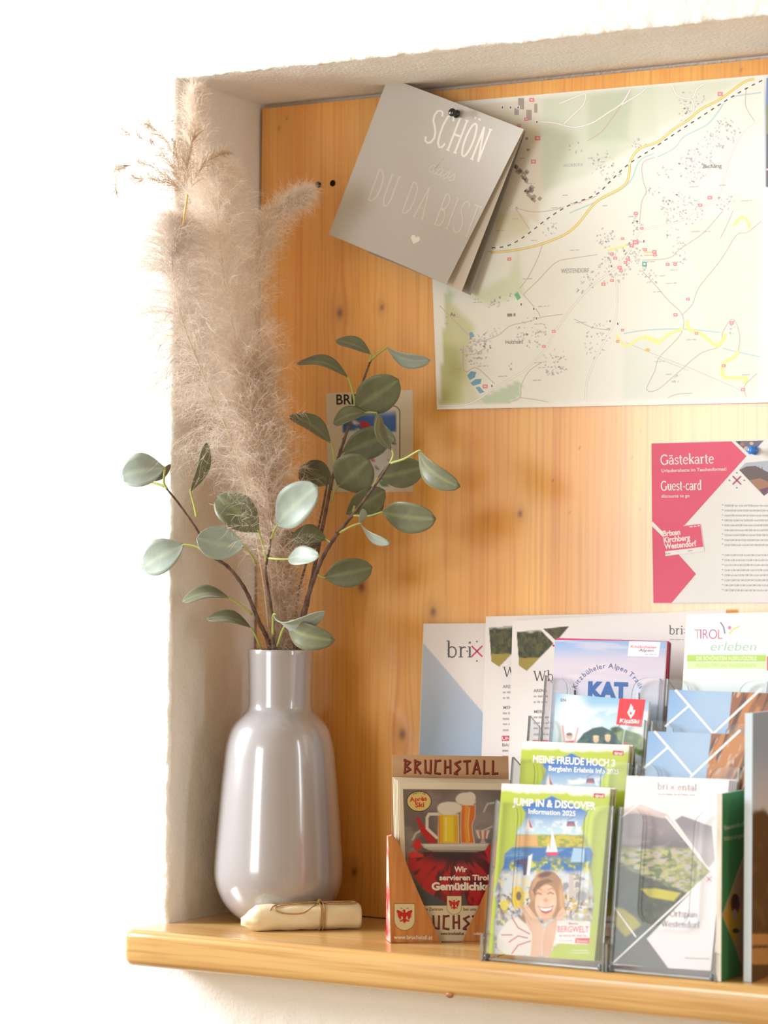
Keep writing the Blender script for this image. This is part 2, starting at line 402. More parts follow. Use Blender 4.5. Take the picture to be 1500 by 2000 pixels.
class Sheet:
    def __init__(s, pl, quad, nu=2, nv=2, bend=None):
        s.pl = pl; s.n = nrm(pl[1]); s.quad = quad
        s.C = [hit(pl, *q) for q in quad]; TL, TR, BR, BL = s.C
        s.bend = bend; u = np.linspace(0, 1, nu+1); v = np.linspace(0, 1, nv+1); U, V = np.meshgrid(u, v)
        s.U, s.V = U, V; s.nu, s.nv = nu, nv
        U3 = U[..., None]; V3 = V[..., None]
        s.P = (TL*(1-U3)+TR*U3)*(1-V3)+(BL*(1-U3)+BR*U3)*V3
        if not (s.n@(CAM-TL) > 0): s.n = -s.n
        px, py = project(s.P.reshape(-1, 3)); s.PX = px.reshape(U.shape); s.PY = py.reshape(U.shape)
        if bend: s.P = s.P+bend(U, V)[..., None]*s.n
        s.col = np.ones(U.shape+(3,)); s.lay = 0; s.vv = []; s.vf = []; s.vc = []
    # raster layer, authored in the coordinates of the photo
    def fill(s, c): s.col[:] = lin(c)
    def blend(s, m, c, col_is_linear=False):
        c = np.asarray(c, float) if col_is_linear else lin(c); m = np.clip(m, 0, 1)[..., None]; s.col = s.col*(1-m)+c*m
    def grad(s, y0, c0, y1, c1, m=None):
        t = sstep(y0, y1, s.PY)[..., None]; g = lin(c0)*(1-t)+lin(c1)*t
        s.col = g if m is None else s.col*(1-np.clip(m, 0, 1)[..., None])+g*np.clip(m, 0, 1)[..., None]
    def mpoly(s, pts, soft=1.0):
        X, Y = s.PX, s.PY; ins = np.zeros(X.shape, bool); dist = np.full(X.shape, 1e9); n = len(pts)
        for i in range(n):
            x0, y0 = pts[i]; x1, y1 = pts[(i+1) % n]
            if y0 != y1:
                c = ((y0 > Y) != (y1 > Y)) & (X < (x1-x0)*(Y-y0)/(y1-y0)+x0); ins ^= c
            L2 = (x1-x0)**2+(y1-y0)**2+1e-9; t = np.clip(((X-x0)*(x1-x0)+(Y-y0)*(y1-y0))/L2, 0, 1)
            dist = np.minimum(dist, np.hypot(X-x0-t*(x1-x0), Y-y0-t*(y1-y0)))
        return sstep(-soft, soft, np.where(ins, dist, -dist))
    def mell(s, cx, cy, rx, ry, rot=0, soft=1.0):
        c, q = math.cos(R(rot)), math.sin(R(rot)); dx = s.PX-cx; dy = s.PY-cy
        d = np.hypot((dx*c+dy*q)/rx, (-dx*q+dy*c)/ry); return sstep(-soft, soft, (1-d)*min(rx, ry))
    def mline(s, pts, w, soft=.7):
        X, Y = s.PX, s.PY; dist = np.full(X.shape, 1e9)
        for (x0, y0), (x1, y1) in zip(pts[:-1], pts[1:]):
            L2 = (x1-x0)**2+(y1-y0)**2+1e-9; t = np.clip(((X-x0)*(x1-x0)+(Y-y0)*(y1-y0))/L2, 0, 1)
            dist = np.minimum(dist, np.hypot(X-x0-t*(x1-x0), Y-y0-t*(y1-y0)))
        return sstep(-soft, soft, w/2-dist)
    def ns(s, sx, sy, seed=1, o=4): return fbm(s.PX/sx, s.PY/sy, seed, o)
    # vector layer
    def pt(s, x, y, h):
        p = hit(s.pl, x, y)
        if s.bend:
            TL, TR, BR, BL = s.C; ex = TR-TL; ey = BL-TL; d = p-TL
            a = np.array([[ex@ex, ex@ey], [ex@ey, ey@ey]]); uv = np.linalg.solve(a, [d@ex, d@ey]); k = s.C[2]-s.C[1]-ey
            for _ in range(4):
                q = d-(uv[0]*ex+uv[1]*ey+uv[0]*uv[1]*k); uv = uv+np.linalg.solve(a, [q@ex, q@ey])
            p = p+float(s.bend(np.array(np.clip(uv[0], 0, 1)), np.array(np.clip(uv[1], 0, 1))))*s.n
        return p+s.n*h
    def _add(s, pts2, faces, c):
        s.lay += 1; h = .00005+.000004*s.lay; n = len(s.vv); c = lin(c)
        s.vv += [s.pt(x, y, h) for x, y in pts2]; s.vf += [tuple(i+n for i in f) for f in faces]; s.vc += [c]*len(pts2)
    def poly(s, pts, c):
        if len(pts) < 3: return
        s._add(pts, [tuple(t) for t in tessellate_polygon([[Vector((x, y, 0)) for x, y in pts]])], c)
    def rect(s, x0, y0, x1, y1, c): s.poly([(x0, y0), (x1, y0), (x1, y1), (x0, y1)], c)
    def ell(s, cx, cy, rx, ry, c, n=24): s.poly([(cx+rx*math.cos(2*math.pi*i/n), cy+ry*math.sin(2*math.pi*i/n)) for i in range(n)], c)
    def lines(s, plist, w, c):
        """several polylines as ribbons on one layer"""
        V = []; F = []
        for pts in plist:
            P = np.array(pts, float); b = len(V)
            if len(P) < 2: continue
            if s.bend:
                Q = [P[0]]
                for a_, b_ in zip(P[:-1], P[1:]):
                    m_ = max(1, int(np.hypot(*(b_-a_))/4)); Q += [a_+(b_-a_)*k_/m_ for k_ in range(1, m_+1)]
                P = np.array(Q)
            n = len(P)
            for i in range(n):
                t = P[min(i+1, n-1)]-P[max(i-1, 0)]; t = t/(np.linalg.norm(t)+1e-9); q = np.array([-t[1], t[0]])*w/2
                V += [tuple(P[i]+q), tuple(P[i]-q)]
            F += [(b+2*i, b+2*i+1, b+2*i+3, b+2*i+2) for i in range(n-1)]
        if V: s._add(V, F, c)
    def quads(s, qs, c):
        V = []; F = []
        for q in qs: b = len(V); V += list(q); F.append(tuple(range(b, b+len(q))))
        if V: s._add(V, F, c)
    def dash(s, pts, w, on, off, c):
        P = np.array(pts, float); seg = np.hypot(*(P[1:]-P[:-1]).T); cum = np.concatenate([[0], np.cumsum(seg)]); out = []; t = 0
        f = lambda u: (np.interp(u, cum, P[:, 0]), np.interp(u, cum, P[:, 1]))
        while t+on < cum[-1]: out.append([f(t), f(t+on/2), f(t+on)]); t += on+off
        s.lines(out, w, c)
    def text(s, txt, x, y, cap, c, width=None, ang=0.0, bold=0.0, shear=0.0, align='L'):
        """baseline start (x, y), cap height and optional total width in photo units"""
        global CAPH
        if CAPH is None: v, _ = glyph_mesh('H', 0.0); CAPH = v[:, 1].max()
        v, f = glyph_mesh(txt, bold)
        if len(v) == 0: return
        sc = cap/CAPH; X = v[:, 0]*sc; Y = v[:, 1]*sc; w0 = X.max()-X.min()
        if width: X = (X-X.min())*width/w0; w0 = width
        if align == 'C': X = X-w0/2
        if align == 'R': X = X-w0
        X = X+shear*Y; ca, sa = math.cos(R(ang)), math.sin(R(ang))
        s._add([(x+ca*a+sa*b, y+sa*a-ca*b) for a, b in zip(X, Y)], f, c)
    def arc_text(s, txt, cx, cy, r, a0, a1, cap, c, bold=0.0):
        global CAPH
        if CAPH is None: v, _ = glyph_mesh('H', 0.0); CAPH = v[:, 1].max()
        sc = cap/CAPH; adv = []
        for ch in txt: v, _ = glyph_mesh(ch if ch != ' ' else 'i', bold); adv.append((v[:, 0].max()-v[:, 0].min())*sc+cap*.16 if ch != ' ' else cap*.38)
        tot = sum(adv); u = 0
        for ch, w in zip(txt, adv):
            a = a0+(a1-a0)*(u+w/2)/tot; u += w
            if ch == ' ': continue
            s.text(ch, cx+r*math.sin(R(a))-w/2*math.cos(R(a)), cy-r*math.cos(R(a))-w/2*math.sin(R(a)), cap, c, ang=a, bold=bold)
    def strokes(s, glyphs, txt, x, y, em, c, wx=1.0, ang=0.0, lean=0.0, wmul=1.0, track=0.0):
        ca, sa = math.cos(R(ang)), math.sin(R(ang)); cx = 0.0
        f = lambda a, b: (x+ca*(a+lean*b)+sa*b, y+sa*(a+lean*b)-ca*b)
        for ch in txt:
            if ch == ' ': cx += .32*em*wx; continue
            w, st = glyphs[ch]
            for pl_, sw in st: s.lines([[f(cx+q[0]*em*wx, q[1]*em) for q in pl_]], sw*em*wmul, c)
            cx += (w+track)*em*wx
        return cx
    def greek(s, x, y, w, h, c, seed=0, ang=0.0):
        """small print too fine to read: a row of word-like marks"""
        rnd = random.Random(seed); u = 0; q = []; ca, sa = math.cos(R(ang)), math.sin(R(ang))
        while u < w-2:
            l = min(rnd.uniform(4, 13), w-u); hh = h*rnd.uniform(.75, 1)
            q.append([(x+ca*a+sa*b, y+sa*a-ca*b) for a, b in ((u, 0), (u+l, 0), (u+l, hh), (u, hh))]); u += l+rnd.uniform(1.6, 3)
        s.quads(q, c)
    def build(s, name, m, parent=None, thick=.0003, edge=(235, 232, 226)):
        nu, nv = s.nu+1, s.nv+1; V = s.P.reshape(-1, 3); F = [(j*nu+i, (j+1)*nu+i, (j+1)*nu+i+1, j*nu+i+1) for j in range(nv-1) for i in range(nu-1)]
        loop = [i for i in range(nu)]+[j*nu+nu-1 for j in range(1, nv)]+[(nv-1)*nu+i for i in range(nu-2, -1, -1)]+[j*nu for j in range(nv-2, 0, -1)]
        b0 = len(V); B1 = V[loop]; B2 = B1-s.n*thick; k = len(loop)
        F += [(b0+i, b0+(i+1) % k, b0+k+(i+1) % k, b0+k+i) for i in range(k)]
        b1 = b0+2*k; G = V-s.n*thick
        F += [tuple(b1+i for i in reversed(f)) for f in F[:(nu-1)*(nv-1)]] if s.bend else [(b1, b1+1, b1+2, b1+3)]
        BK = G if s.bend else np.array([V[0], V[nu-1], V[-1], V[(nv-1)*nu]])-s.n*thick
        allv = np.vstack([V, B1, B2, BK]+([np.array(s.vv)] if s.vv else [])); e = lin(edge)
        cols = np.vstack([s.col.reshape(-1, 3), np.tile(e, (2*k+len(BK), 1))]+([np.array(s.vc)] if s.vv else []))
        b2 = len(V)+2*k+len(BK); F += [tuple(i+b2 for i in f) for f in s.vf]
        return mesh_obj(name, allv, F, [m], parent, cols)
    def pages(s, parent, t0, t1, inset=.0006, m=None, name='pages'):
        """the page block behind the cover"""
        TL, TR, BR, BL = s.C; ex = nrm(TR-TL)*inset; ey = nrm(BL-TL)*inset
        f = [TL+ex+ey, TR-ex+ey, BR-ex-ey, BL+ex-ey]; mb = MB()
        mb.hexa([p-s.n*t1 for p in f]+[p-s.n*t0 for p in f]); return mb.build(name, [m or M_PAGES], parent)

def arcp(cx, cy, rx, ry, a0, a1, n=9): return [(cx+rx*math.cos(R(a0+(a1-a0)*i/n)), cy+ry*math.sin(R(a0+(a1-a0)*i/n))) for i in range(n+1)]
S_, T_ = .085, .04
def _stem(x, y0, y1, w=S_): return ([(x, y0), (x, y1)], w)
def _srf(x, y, w=.2): return ([(x-w/2, y), (x+w/2, y)], T_)
SERIF = {
 'b': (.56, [_stem(.13, 0, .78), ([(.02, .77), (.15, .77)], T_), (arcp(.28, .25, .2, .25, 165, -165), .065)]),
 'r': (.42, [_stem(.13, 0, .5), _srf(.13, .02), ([(.03, .49), (.14, .49)], T_), (arcp(.29, .33, .15, .15, 175, 60, 6), .06)]),
 'i': (.28, [_stem(.13, 0, .5), _srf(.13, .02), ([(.03, .49), (.14, .49)], T_), ([(.13, .64), (.13, .73)], .1)]),
 'e': (.5, [(arcp(.25, .25, .2, .24, 10, 320, 12), .065), ([(.06, .28), (.44, .28)], T_)]),
 'n': (.58, [_stem(.13, 0, .5), _srf(.13, .02), ([(.03, .49), (.14, .49)], T_), (arcp(.28, .31, .15, .18, 170, 0, 7), .06), _stem(.43, 0, .32), _srf(.43, .02)]),
 't': (.36, [_stem(.15, .08, .66), ([(.02, .49), (.31, .49)], T_), (arcp(.25, .1, .1, .1, 180, 300, 5), .06)]),
 'a': (.5, [(arcp(.22, .35, .16, .14, 160, 0, 7), .06), _stem(.38, 0, .36), (arcp(.21, .14, .16, .135, 40, 330, 10), .06), ([(.38, .02), (.47, .02)], T_)]),
 'l': (.28, [_stem(.13, 0, .78), _srf(.13, .02), ([(.03, .77), (.14, .77)], T_)]),
 'W': (.98, [([(.1, .72), (.3, 0)], S_), ([(.3, 0), (.5, .68)], .05), ([(.5, .68), (.68, 0)], S_), ([(.68, 0), (.88, .72)], .05), _srf(.1, .71, .2), _srf(.88, .71, .2), _srf(.5, .7, .12)]),
 'h': (.58, [_stem(.13, 0, .78), _srf(.13, .02), ([(.03, .77), (.14, .77)], T_), (arcp(.28, .31, .15, .18, 170, 0, 7), .06), _stem(.43, 0, .32), _srf(.43, .02)]),
 'G': (.76, [(arcp(.38, .36, .32, .36, 45, 330, 14), .075), _stem(.64, .05, .32), ([(.5, .32), (.74, .32)], T_)]),
 's': (.42, [([(.36, .4), (.3, .48), (.17, .49), (.08, .41), (.11, .31), (.22, .26), (.33, .2), (.36, .1), (.28, .02), (.15, .01), (.06, .09)], .06)]),
 'k': (.55, [_stem(.13, 0, .78), _srf(.13, .02), ([(.03, .77), (.14, .77)], T_), ([(.15, .22), (.42, .48)], .05), ([(.24, .3), (.46, .02)], S_), _srf(.44, .49, .16), _srf(.46, .02, .16)]),
 'u': (.58, [_stem(.13, .18, .5), ([(.03, .49), (.14, .49)], T_), (arcp(.28, .19, .15, .18, 180, 350, 7), .06), _stem(.43, 0, .5), ([(.33, .49), (.44, .49)], T_), ([(.43, .02), (.53, .02)], T_)]),
 'c': (.46, [(arcp(.25, .25, .2, .24, 45, 320, 11), .065)]),
 'd': (.56, [_stem(.42, 0, .78), ([(.32, .77), (.43, .77)], T_), ([(.42, .02), (.52, .02)], T_), (arcp(.26, .25, .19, .25, 15, 345), .065)]),
 'o': (.54, [(arcp(.27, .25, .21, .24, 0, 360, 14), .065)]),
 'p': (.56, [_stem(.13, -.2, .5), _srf(.13, -.19), ([(.03, .49), (.14, .49)], T_), (arcp(.28, .25, .2, .25, 165, -165), .065)]),
 'O': (.78, [(arcp(.38, .36, .32, .36, 0, 360, 18), .075)]),
 'f': (.36, [_stem(.14, 0, .62), _srf(.14, .02), (arcp(.25, .62, .11, .14, 180, 50, 5), .06), ([(.02, .49), (.28, .49)], T_)]),
 '-': (.36, [([(.05, .26), (.3, .26)], .06)]),
}
SERIF['ä'] = (.5, SERIF['a'][1]+[([(.12, .6), (.12, .69)], .09), ([(.3, .6), (.3, .69)], .09)])
h_ = .06
THIN = {   # tall narrow caps with tiny slabs, hand drawn
 'S': (.40, [([(.34, .86), (.3, .97), (.2, 1), (.1, .95), (.05, .82), (.08, .66), (.2, .52), (.3, .38), (.34, .2), (.28, .05), (.17, 0), (.06, .04), (.02, .16)], h_)]),
 'C': (.40, [([(.34, .84), (.28, .97), (.18, 1), (.08, .9), (.03, .65), (.03, .35), (.08, .1), (.18, 0), (.28, .03), (.34, .16)], h_)]),
 'H': (.46, [([(.07, 0), (.07, 1)], h_), ([(.36, 0), (.36, 1)], h_), ([(.07, .5), (.36, .5)], h_), ([(0, .01), (.14, .01)], .04), ([(.29, .01), (.43, .01)], .04), ([(0, .99), (.14, .99)], .04), ([(.29, .99), (.43, .99)], .04)]),
 'O': (.42, [(arcp(.19, .5, .16, .5, 0, 360, 20), h_)]),
 'N': (.46, [([(.07, 0), (.07, 1)], h_), ([(.07, 1), (.34, 0)], h_), ([(.34, 0), (.34, 1)], h_), ([(0, .01), (.14, .01)], .04), ([(.27, .99), (.42, .99)], .04)]),
 'D': (.44, [([(.07, 0), (.07, 1)], h_), ([(.07, 1), (.2, .98), (.32, .82), (.36, .5), (.32, .18), (.2, .02), (.07, 0)], h_)]),
 'U': (.44, [([(.06, 1), (.06, .25), (.12, .05), (.2, 0), (.28, .05), (.34, .25), (.34, 1)], h_), ([(0, .99), (.13, .99)], .04), ([(.28, .99), (.41, .99)], .04)]),
 'A': (.44, [([(.03, 0), (.2, 1)], h_), ([(.2, 1), (.38, 0)], h_), ([(.09, .33), (.32, .33)], .04), ([(-.03, .01), (.09, .01)], .04), ([(.32, .01), (.44, .01)], .04)]),
 'B': (.42, [([(.07, 0), (.07, 1)], h_), ([(.07, 1), (.22, .98), (.3, .86), (.3, .68), (.22, .54), (.07, .52)], h_), ([(.07, .52), (.25, .48), (.34, .34), (.33, .14), (.24, .02), (.07, 0)], h_)]),
 'I': (.2, [([(.08, 0), (.08, 1)], h_), ([(.01, .01), (.15, .01)], .04), ([(.01, .99), (.15, .99)], .04)]),
 'T': (.38, [([(.17, 0), (.17, 1)], h_), ([(0, .99), (.34, .99)], h_), ([(.1, .01), (.24, .01)], .04)]),
}
THIN['Ö'] = (.42, THIN['O'][1]+[([(.1, 1.12), (.1, 1.18)], .07), ([(.27, 1.12), (.27, 1.18)], .07)])
SCRIPT = {
 'd': (.5, [([(.36, .38), (.26, .46), (.12, .4), (.06, .2), (.13, .04), (.26, .06), (.36, .28), (.44, .7), (.5, .98), (.44, .8), (.37, .3), (.38, .06), (.46, .02), (.56, .12)], .055)]),
 'a': (.46, [([(.34, .4), (.22, .46), (.1, .36), (.06, .16), (.13, .03), (.25, .08), (.36, .42), (.33, .16), (.37, .02), (.44, .04), (.5, .14)], .055)]),
 's': (.38, [([(.02, .1), (.14, .28), (.24, .5), (.3, .3), (.28, .1), (.18, 0), (.06, .05)], .055), ([(.28, .1), (.4, .14)], .04)]),
}
k_ = .17
TWIG = {   # letters made of short sticks
 'B': (.62, [([(.1, -.02), (.13, 1.04)], k_), ([(.02, .98), (.5, .82)], k_), ([(.5, .86), (.18, .52)], k_), ([(.16, .56), (.52, .28)], k_), ([(.54, .32), (.02, .02)], k_)]),
 'R': (.62, [([(.1, 0), (.1, 1.02)], k_), ([(.03, .95), (.5, .8)], k_), ([(.5, .82), (.14, .5)], k_), ([(.16, .5), (.52, -.02)], k_)]),
 'U': (.6, [([(.08, 1), (.12, .02)], k_), ([(.05, .16), (.48, .02)], k_), ([(.46, -.02), (.48, 1)], k_)]),
 'C': (.58, [([(.12, 1.02), (.08, -.02)], k_), ([(.04, .9), (.5, .98)], k_), ([(.03, .07), (.5, .0)], k_)]),
 'H': (.62, [([(.1, 0), (.1, 1)], k_), ([(.48, 0), (.46, 1.04)], k_), ([(.08, .48), (.5, .52)], k_)]),
 'S': (.56, [([(.5, .96), (.08, .74)], k_), ([(.06, .8), (.46, .38)], k_), ([(.46, .44), (.04, .02)], k_), ([(.02, .04), (.3, .0)], k_)]),
 'T': (.56, [([(.0, .93), (.54, .97)], k_), ([(.26, .96), (.28, -.02)], k_)]),
 'A': (.6, [([(.03, 0), (.28, 1.04)], k_), ([(.26, 1.04), (.53, 0)], k_), ([(.1, .34), (.46, .38)], k_*.8)]),
 'L': (.52, [([(.1, 1.02), (.1, 0)], k_), ([(.04, .05), (.48, .1)], k_)]),
}
def xlogo(S, x, y, r, c1=(215, 70, 120), c2=(150, 90, 120)):
    S.lines([[(x-r*.62, y-r*.62), (x+r*.62, y+r*.62)], [(x-r*.62, y+r*.62), (x+r*.62, y-r*.62)]], r*.18, c1)
    for dx, dy in ((0, -1), (0, 1), (-1, 0), (1, 0)): S.ell(x+dx*r*1.12, y+dy*r*1.12, r*.1, r*.1, c2, 10)

PANEL = (np.array([0, D-.0006, 0]), np.array([0, -1.0, 0]))

# ------------------------------------------------------------------ the town map
def m3(p): return [(840+x*.44, 130+y*.4401) for x, y in p]
def build_map():
    def bend(u, v): return .0004+.0035*np.exp(-((v-1)/.12)**2)*(.15+.85*u)+.0012*(np.sin(u*7+1)*.5+.5)*v
    S = Sheet(PANEL, [(832, 204), (1680, 130), (1680, 783), (855, 800)], 120, 100, bend)
    S.fill((247, 247, 243))
    E = m3([(118, 172), (1478, 48), (1466, 1478), (45, 1506)])
    inm = S.mpoly(E, .6); S.blend(inm, (241, 243, 236))
    g = S.ns(60, 60, 3, 4)
    for pts, c, a in (([(490, 130), (1000, 90), (1010, 300), (700, 480), (490, 560)], (214, 224, 205), .9), ([(700, 120), (900, 100), (880, 330), (700, 330)], (196, 208, 182), .7),
                      ([(900, 90), (1400, 50), (1180, 200), (900, 330)], (222, 230, 212), .8), ([(860, 1230), (1450, 1120), (1460, 1480), (860, 1480)], (226, 234, 226), .9),
                      ([(1140, 700), (1470, 640), (1460, 1120), (1240, 1180)], (228, 236, 226), .9), ([(45, 1000), (200, 1150), (160, 1340), (240, 1500), (45, 1500)], (206, 208, 150), .95),
                      ([(45, 1230), (130, 1250), (150, 1500), (45, 1500)], (186, 194, 120), .8), ([(290, 620), (420, 520), (440, 740), (280, 800)], (222, 214, 180), .8),
                      ([(180, 1020), (350, 930), (390, 830), (420, 1010), (260, 1060)], (205, 216, 170), .7), ([(45, 960), (110, 1010), (90, 1050), (45, 1030)], (190, 212, 168), .9),
                      ([(1300, 560), (1470, 600), (1470, 680), (1380, 700)], (226, 236, 222), .8)):
        S.blend(S.mpoly(m3(pts), 9)*inm*a*(.55+.75*g), c)
    S.blend(S.mpoly(m3([(120, 160), (490, 125), (490, 700), (380, 640), (120, 700)]), .8)*inm, (236, 230, 216))
    S.blend(S.mpoly(m3([(230, 1470), (400, 1392), (412, 1410), (400, 1470), (350, 1492), (240, 1500)]), 1)*inm, (196, 216, 190))
    rnd = random.Random(4)
    # building clusters: region centre, radii, turn, count
    blds = []; dark = []
    for cx, cy, rx, ry, rot, n in ((1300, 300, 95, 62, -35, 75), (1180, 430, 72, 95, 30, 90), (1120, 630, 100, 70, 15, 95), (1090, 770, 35, 110, -20, 45), (820, 880, 80, 90, 0, 70), (900, 830, 40, 70, 20, 50),
                                   (200, 1265, 60, 85, 45, 80), (265, 1200, 70, 25, -30, 30), (450, 1180, 70, 70, 30, 60), (560, 1310, 60, 60, 20, 45), (745, 1210, 55, 90, 25, 45), (310, 1040, 70, 22, -25, 20),
                                   (925, 345, 36, 24, 0, 14), (760, 430, 60, 60, -40, 40), (1165, 150, 60, 50, 0, 30), (370, 625, 28, 26, 0, 9), (1310, 610, 46, 40, 0, 22), (780, 760, 40, 50, 30, 30), (700, 960, 70, 30, -45, 26),
                                   (540, 720, 40, 40, -40, 14), (1040, 470, 40, 28, 0, 12), (990, 555, 40, 26, -35, 12), (960, 920, 34, 60, -40, 26), (650, 360, 40, 25, 0, 8), (1130, 215, 40, 20, -40, 14), (80, 1130, 26, 20, 0, 8),
                                   (360, 1330, 12, 20, 0, 5), (540, 1350, 26, 26, 0, 8), (920, 700, 26, 60, 0, 22), (1100, 1385, 26, 14, -30, 7), (1345, 1160, 14, 40, 0, 8), (800, 500, 90, 20, -40, 18)):
        for i in range(n):
            r = math.sqrt(rnd.random()); a = rnd.uniform(0, 6.283); x = r*rx*math.cos(a); y = r*ry*math.sin(a); c, q = math.cos(R(rot)), math.sin(R(rot))
            x, y = cx+x*c-y*q, cy+x*q+y*c; w = rnd.uniform(5, 11); h = rnd.uniform(4, 8); t = R(rot+rnd.choice((0, 90))+rnd.uniform(-8, 8)); c, q = math.cos(t), math.sin(t)
            if 45 < x < 1465 and 60 < y < 1490: (blds if rnd.random() < .7 else dark).append(m3([(x+dx*c-dy*q, y+dx*q+dy*c) for dx, dy in ((-w/2, -h/2), (w/2, -h/2), (w/2, h/2), (-w/2, h/2))]))
    S.quads(blds, (212, 208, 212)); S.quads(dark, (190, 184, 190))  # map tints lightened, washing-out by glare put into the print colours
    big = []
    for cx, cy in ((430, 510), (455, 545), (415, 480), (470, 580), (440, 560), (400, 455)):   # larger houses of the inset
        for i in range(4):
            x = cx+rnd.uniform(-18, 18); y = cy+rnd.uniform(-16, 16); t = R(38); c, q = math.cos(t), math.sin(t); w = rnd.uniform(14, 24); h = rnd.uniform(10, 18)
            big.append(m3([(x+dx*c-dy*q, y+dx*q+dy*c) for dx, dy in ((-w/2, -h/2), (w/2, -h/2), (w/2, h/2), (-w/2, h/2))]))
    for x, y, w, h in ((405, 165, 26, 50), (440, 215, 24, 46), (385, 200, 20, 30), (470, 185, 14, 40), (430, 320, 12, 12), (436, 370, 14, 10)): big.append(m3([(x-w/2, y-h/2), (x+w/2, y-h/2), (x+w/2, y+h/2), (x-w/2, y+h/2)]))
    S.quads(big, (178, 164, 156))
    sp = lambda p, n=6: [tuple(q) for q in spline(m3(p), n*len(p))]
    water = [[(1470, 115), (1330, 140), (1280, 200), (1230, 258), (1130, 310), (1085, 362), (1010, 402)], [(995, 385), (930, 420), (880, 520), (760, 590), (620, 650)], [(860, 1185), (960, 1170), (1120, 1165), (1290, 1180)], [(1300, 1250), (1380, 1270), (1470, 1290)]]
    S.lines([sp(p) for p in water], 2.6, (190, 220, 226))
    # pale roads with a thin edge
    white = [[(45, 1506), (180, 1496), (300, 1420), (420, 1350), (510, 1258), (560, 1170), (640, 1060), (720, 972), (830, 890), (885, 820), (930, 740), (980, 716), (1100, 690), (1180, 640), (1260, 590), (1285, 560), (1310, 480), (1340, 380), (1395, 285), (1475, 232)],
             [(490, 245), (560, 252), (640, 270), (720, 250), (790, 205), (850, 165), (885, 110), (888, 96)], [(575, 165), (655, 132), (690, 122), (680, 170), (630, 220), (595, 255)], [(850, 170), (930, 122), (960, 96)], [(1075, 85), (1100, 130), (1160, 142), (1185, 100), (1215, 78)], [(1160, 142), (1168, 200), (1080, 275), (1030, 310)],
             [(830, 950), (828, 1100), (790, 1195), (735, 1300), (700, 1400), (693, 1480)]]
    S.lines([sp(p) for p in white], 3.6, (206, 195, 193)); S.lines([sp(p) for p in white], 2.3, (252, 250, 246))
    red = [[(380, 628), (460, 645), (560, 634), (700, 590), (740, 575)], [(380, 628), (442, 722)], [(415, 1012), (480, 950), (560, 870), (640, 850), (745, 835)], [(400, 985), (440, 930), (480, 850), (500, 790)], [(45, 1062), (140, 1158), (180, 1200), (205, 1222), (250, 1214), (310, 1190), (360, 1150), (440, 1132), (500, 1112), (590, 1100)],
           [(415, 1012), (470, 1075), (492, 1110)], [(350, 1492), (402, 1470), (410, 1410), (445, 1350), (500, 1312)], [(402, 1470), (470, 1478), (530, 1490)], [(150, 1240), (150, 1330), (165, 1355), (210, 1338), (290, 1408)], [(150, 1280), (200, 1275), (250, 1250)], [(940, 905), (1000, 970), (1060, 1040), (1120, 1102), (1115, 1185), (1020, 1290), (1000, 1350), (965, 1432), (1010, 1436), (1090, 1370), (1200, 1275), (1290, 1240), (1300, 1180), (1345, 1120), (1375, 1190), (1370, 1270)],
           [(1120, 1102), (1165, 1055), (1195, 980), (1290, 860), (1360, 750), (1410, 735), (1470, 688)], [(945, 860), (1060, 850), (1110, 810), (1200, 750), (1250, 700), (1300, 640)], [(1405, 92), (1402, 175), (1440, 242)], [(1000, 402), (945, 428), (945, 500), (960, 555), (940, 600), (930, 700)],
           [(640, 1120), (720, 1158), (800, 1170)], [(1060, 1470), (1100, 1455), (1170, 1450)], [(700, 330), (755, 295), (790, 255), (850, 170)], [(1455, 1362), (1400, 1420), (1410, 1470)], [(1345, 640), (1320, 700), (1290, 760)]]
    S.lines([sp(p) for p in red], 1.3, (208, 180, 180))
    S.lines([sp([(870, 1225), (1040, 1295), (1160, 1340), (1390, 1440)]), sp([(1150, 1350), (1000, 1290)])], .7, (190, 190, 196))
    yellow = sp([(270, 826), (380, 815), (490, 790), (600, 745), (660, 695), (740, 600), (860, 530), (885, 470), (890, 420), (930, 365), (1010, 335), (1080, 280), (1150, 235), (1200, 192), (1280, 150), (1340, 108), (1400, 66), (1440, 56)])
    S.lines([yellow], 4.4, (196, 168, 92)); S.lines([yellow], 3.0, (250, 222, 110)); S.lines([yellow], .6, (250, 244, 200))
    rail = sp([(275, 805), (330, 800), (380, 780), (440, 740), (530, 670), (620, 615), (700, 585), (750, 560), (800, 510), (880, 435), (980, 370), (1100, 290), (1200, 225), (1300, 160), (1400, 100), (1478, 60)])
    S.lines([rail], 2.6, (250, 250, 250)); S.dash(rail, 2.3, 7.5, 8, (74, 70, 74))
    for p, w in (([(828, 1190), (850, 1225), (880, 1238), (945, 1202), (1010, 1225), (1060, 1188), (1125, 1165)], 5), ([(950, 1200), (985, 1212), (1020, 1226)], 8), ([(1142, 1125), (1150, 1165), (1200, 1185), (1240, 1215), (1275, 1240), (1300, 1215), (1312, 1185)], 6.5), ([(1372, 1262), (1350, 1292), (1312, 1312), (1298, 1352), (1320, 1382), (1405, 1382), (1398, 1408)], 6), ([(1348, 705), (1385, 668), (1412, 690), (1418, 718)], 5), ([(790, 815), (850, 800), (880, 790)], 4)):
        S.lines([sp(p)], w, (248, 244, 150))
    S.quads([m3([(950, 822), (1005, 822), (1005, 826), (950, 826)]), m3([(950, 836), (1012, 836), (1012, 840), (950, 840)])], (244, 196, 120))
    for pts in ([(168, 1372), (185, 1352), (208, 1356), (202, 1380), (180, 1392)], [(182, 1405), (205, 1388), (232, 1386), (228, 1408), (195, 1418)], [(205, 1425), (222, 1420), (245, 1445), (225, 1452)], [(175, 1182), (188, 1178), (200, 1198), (182, 1206)]): S.poly(m3(pts), (120, 172, 204))
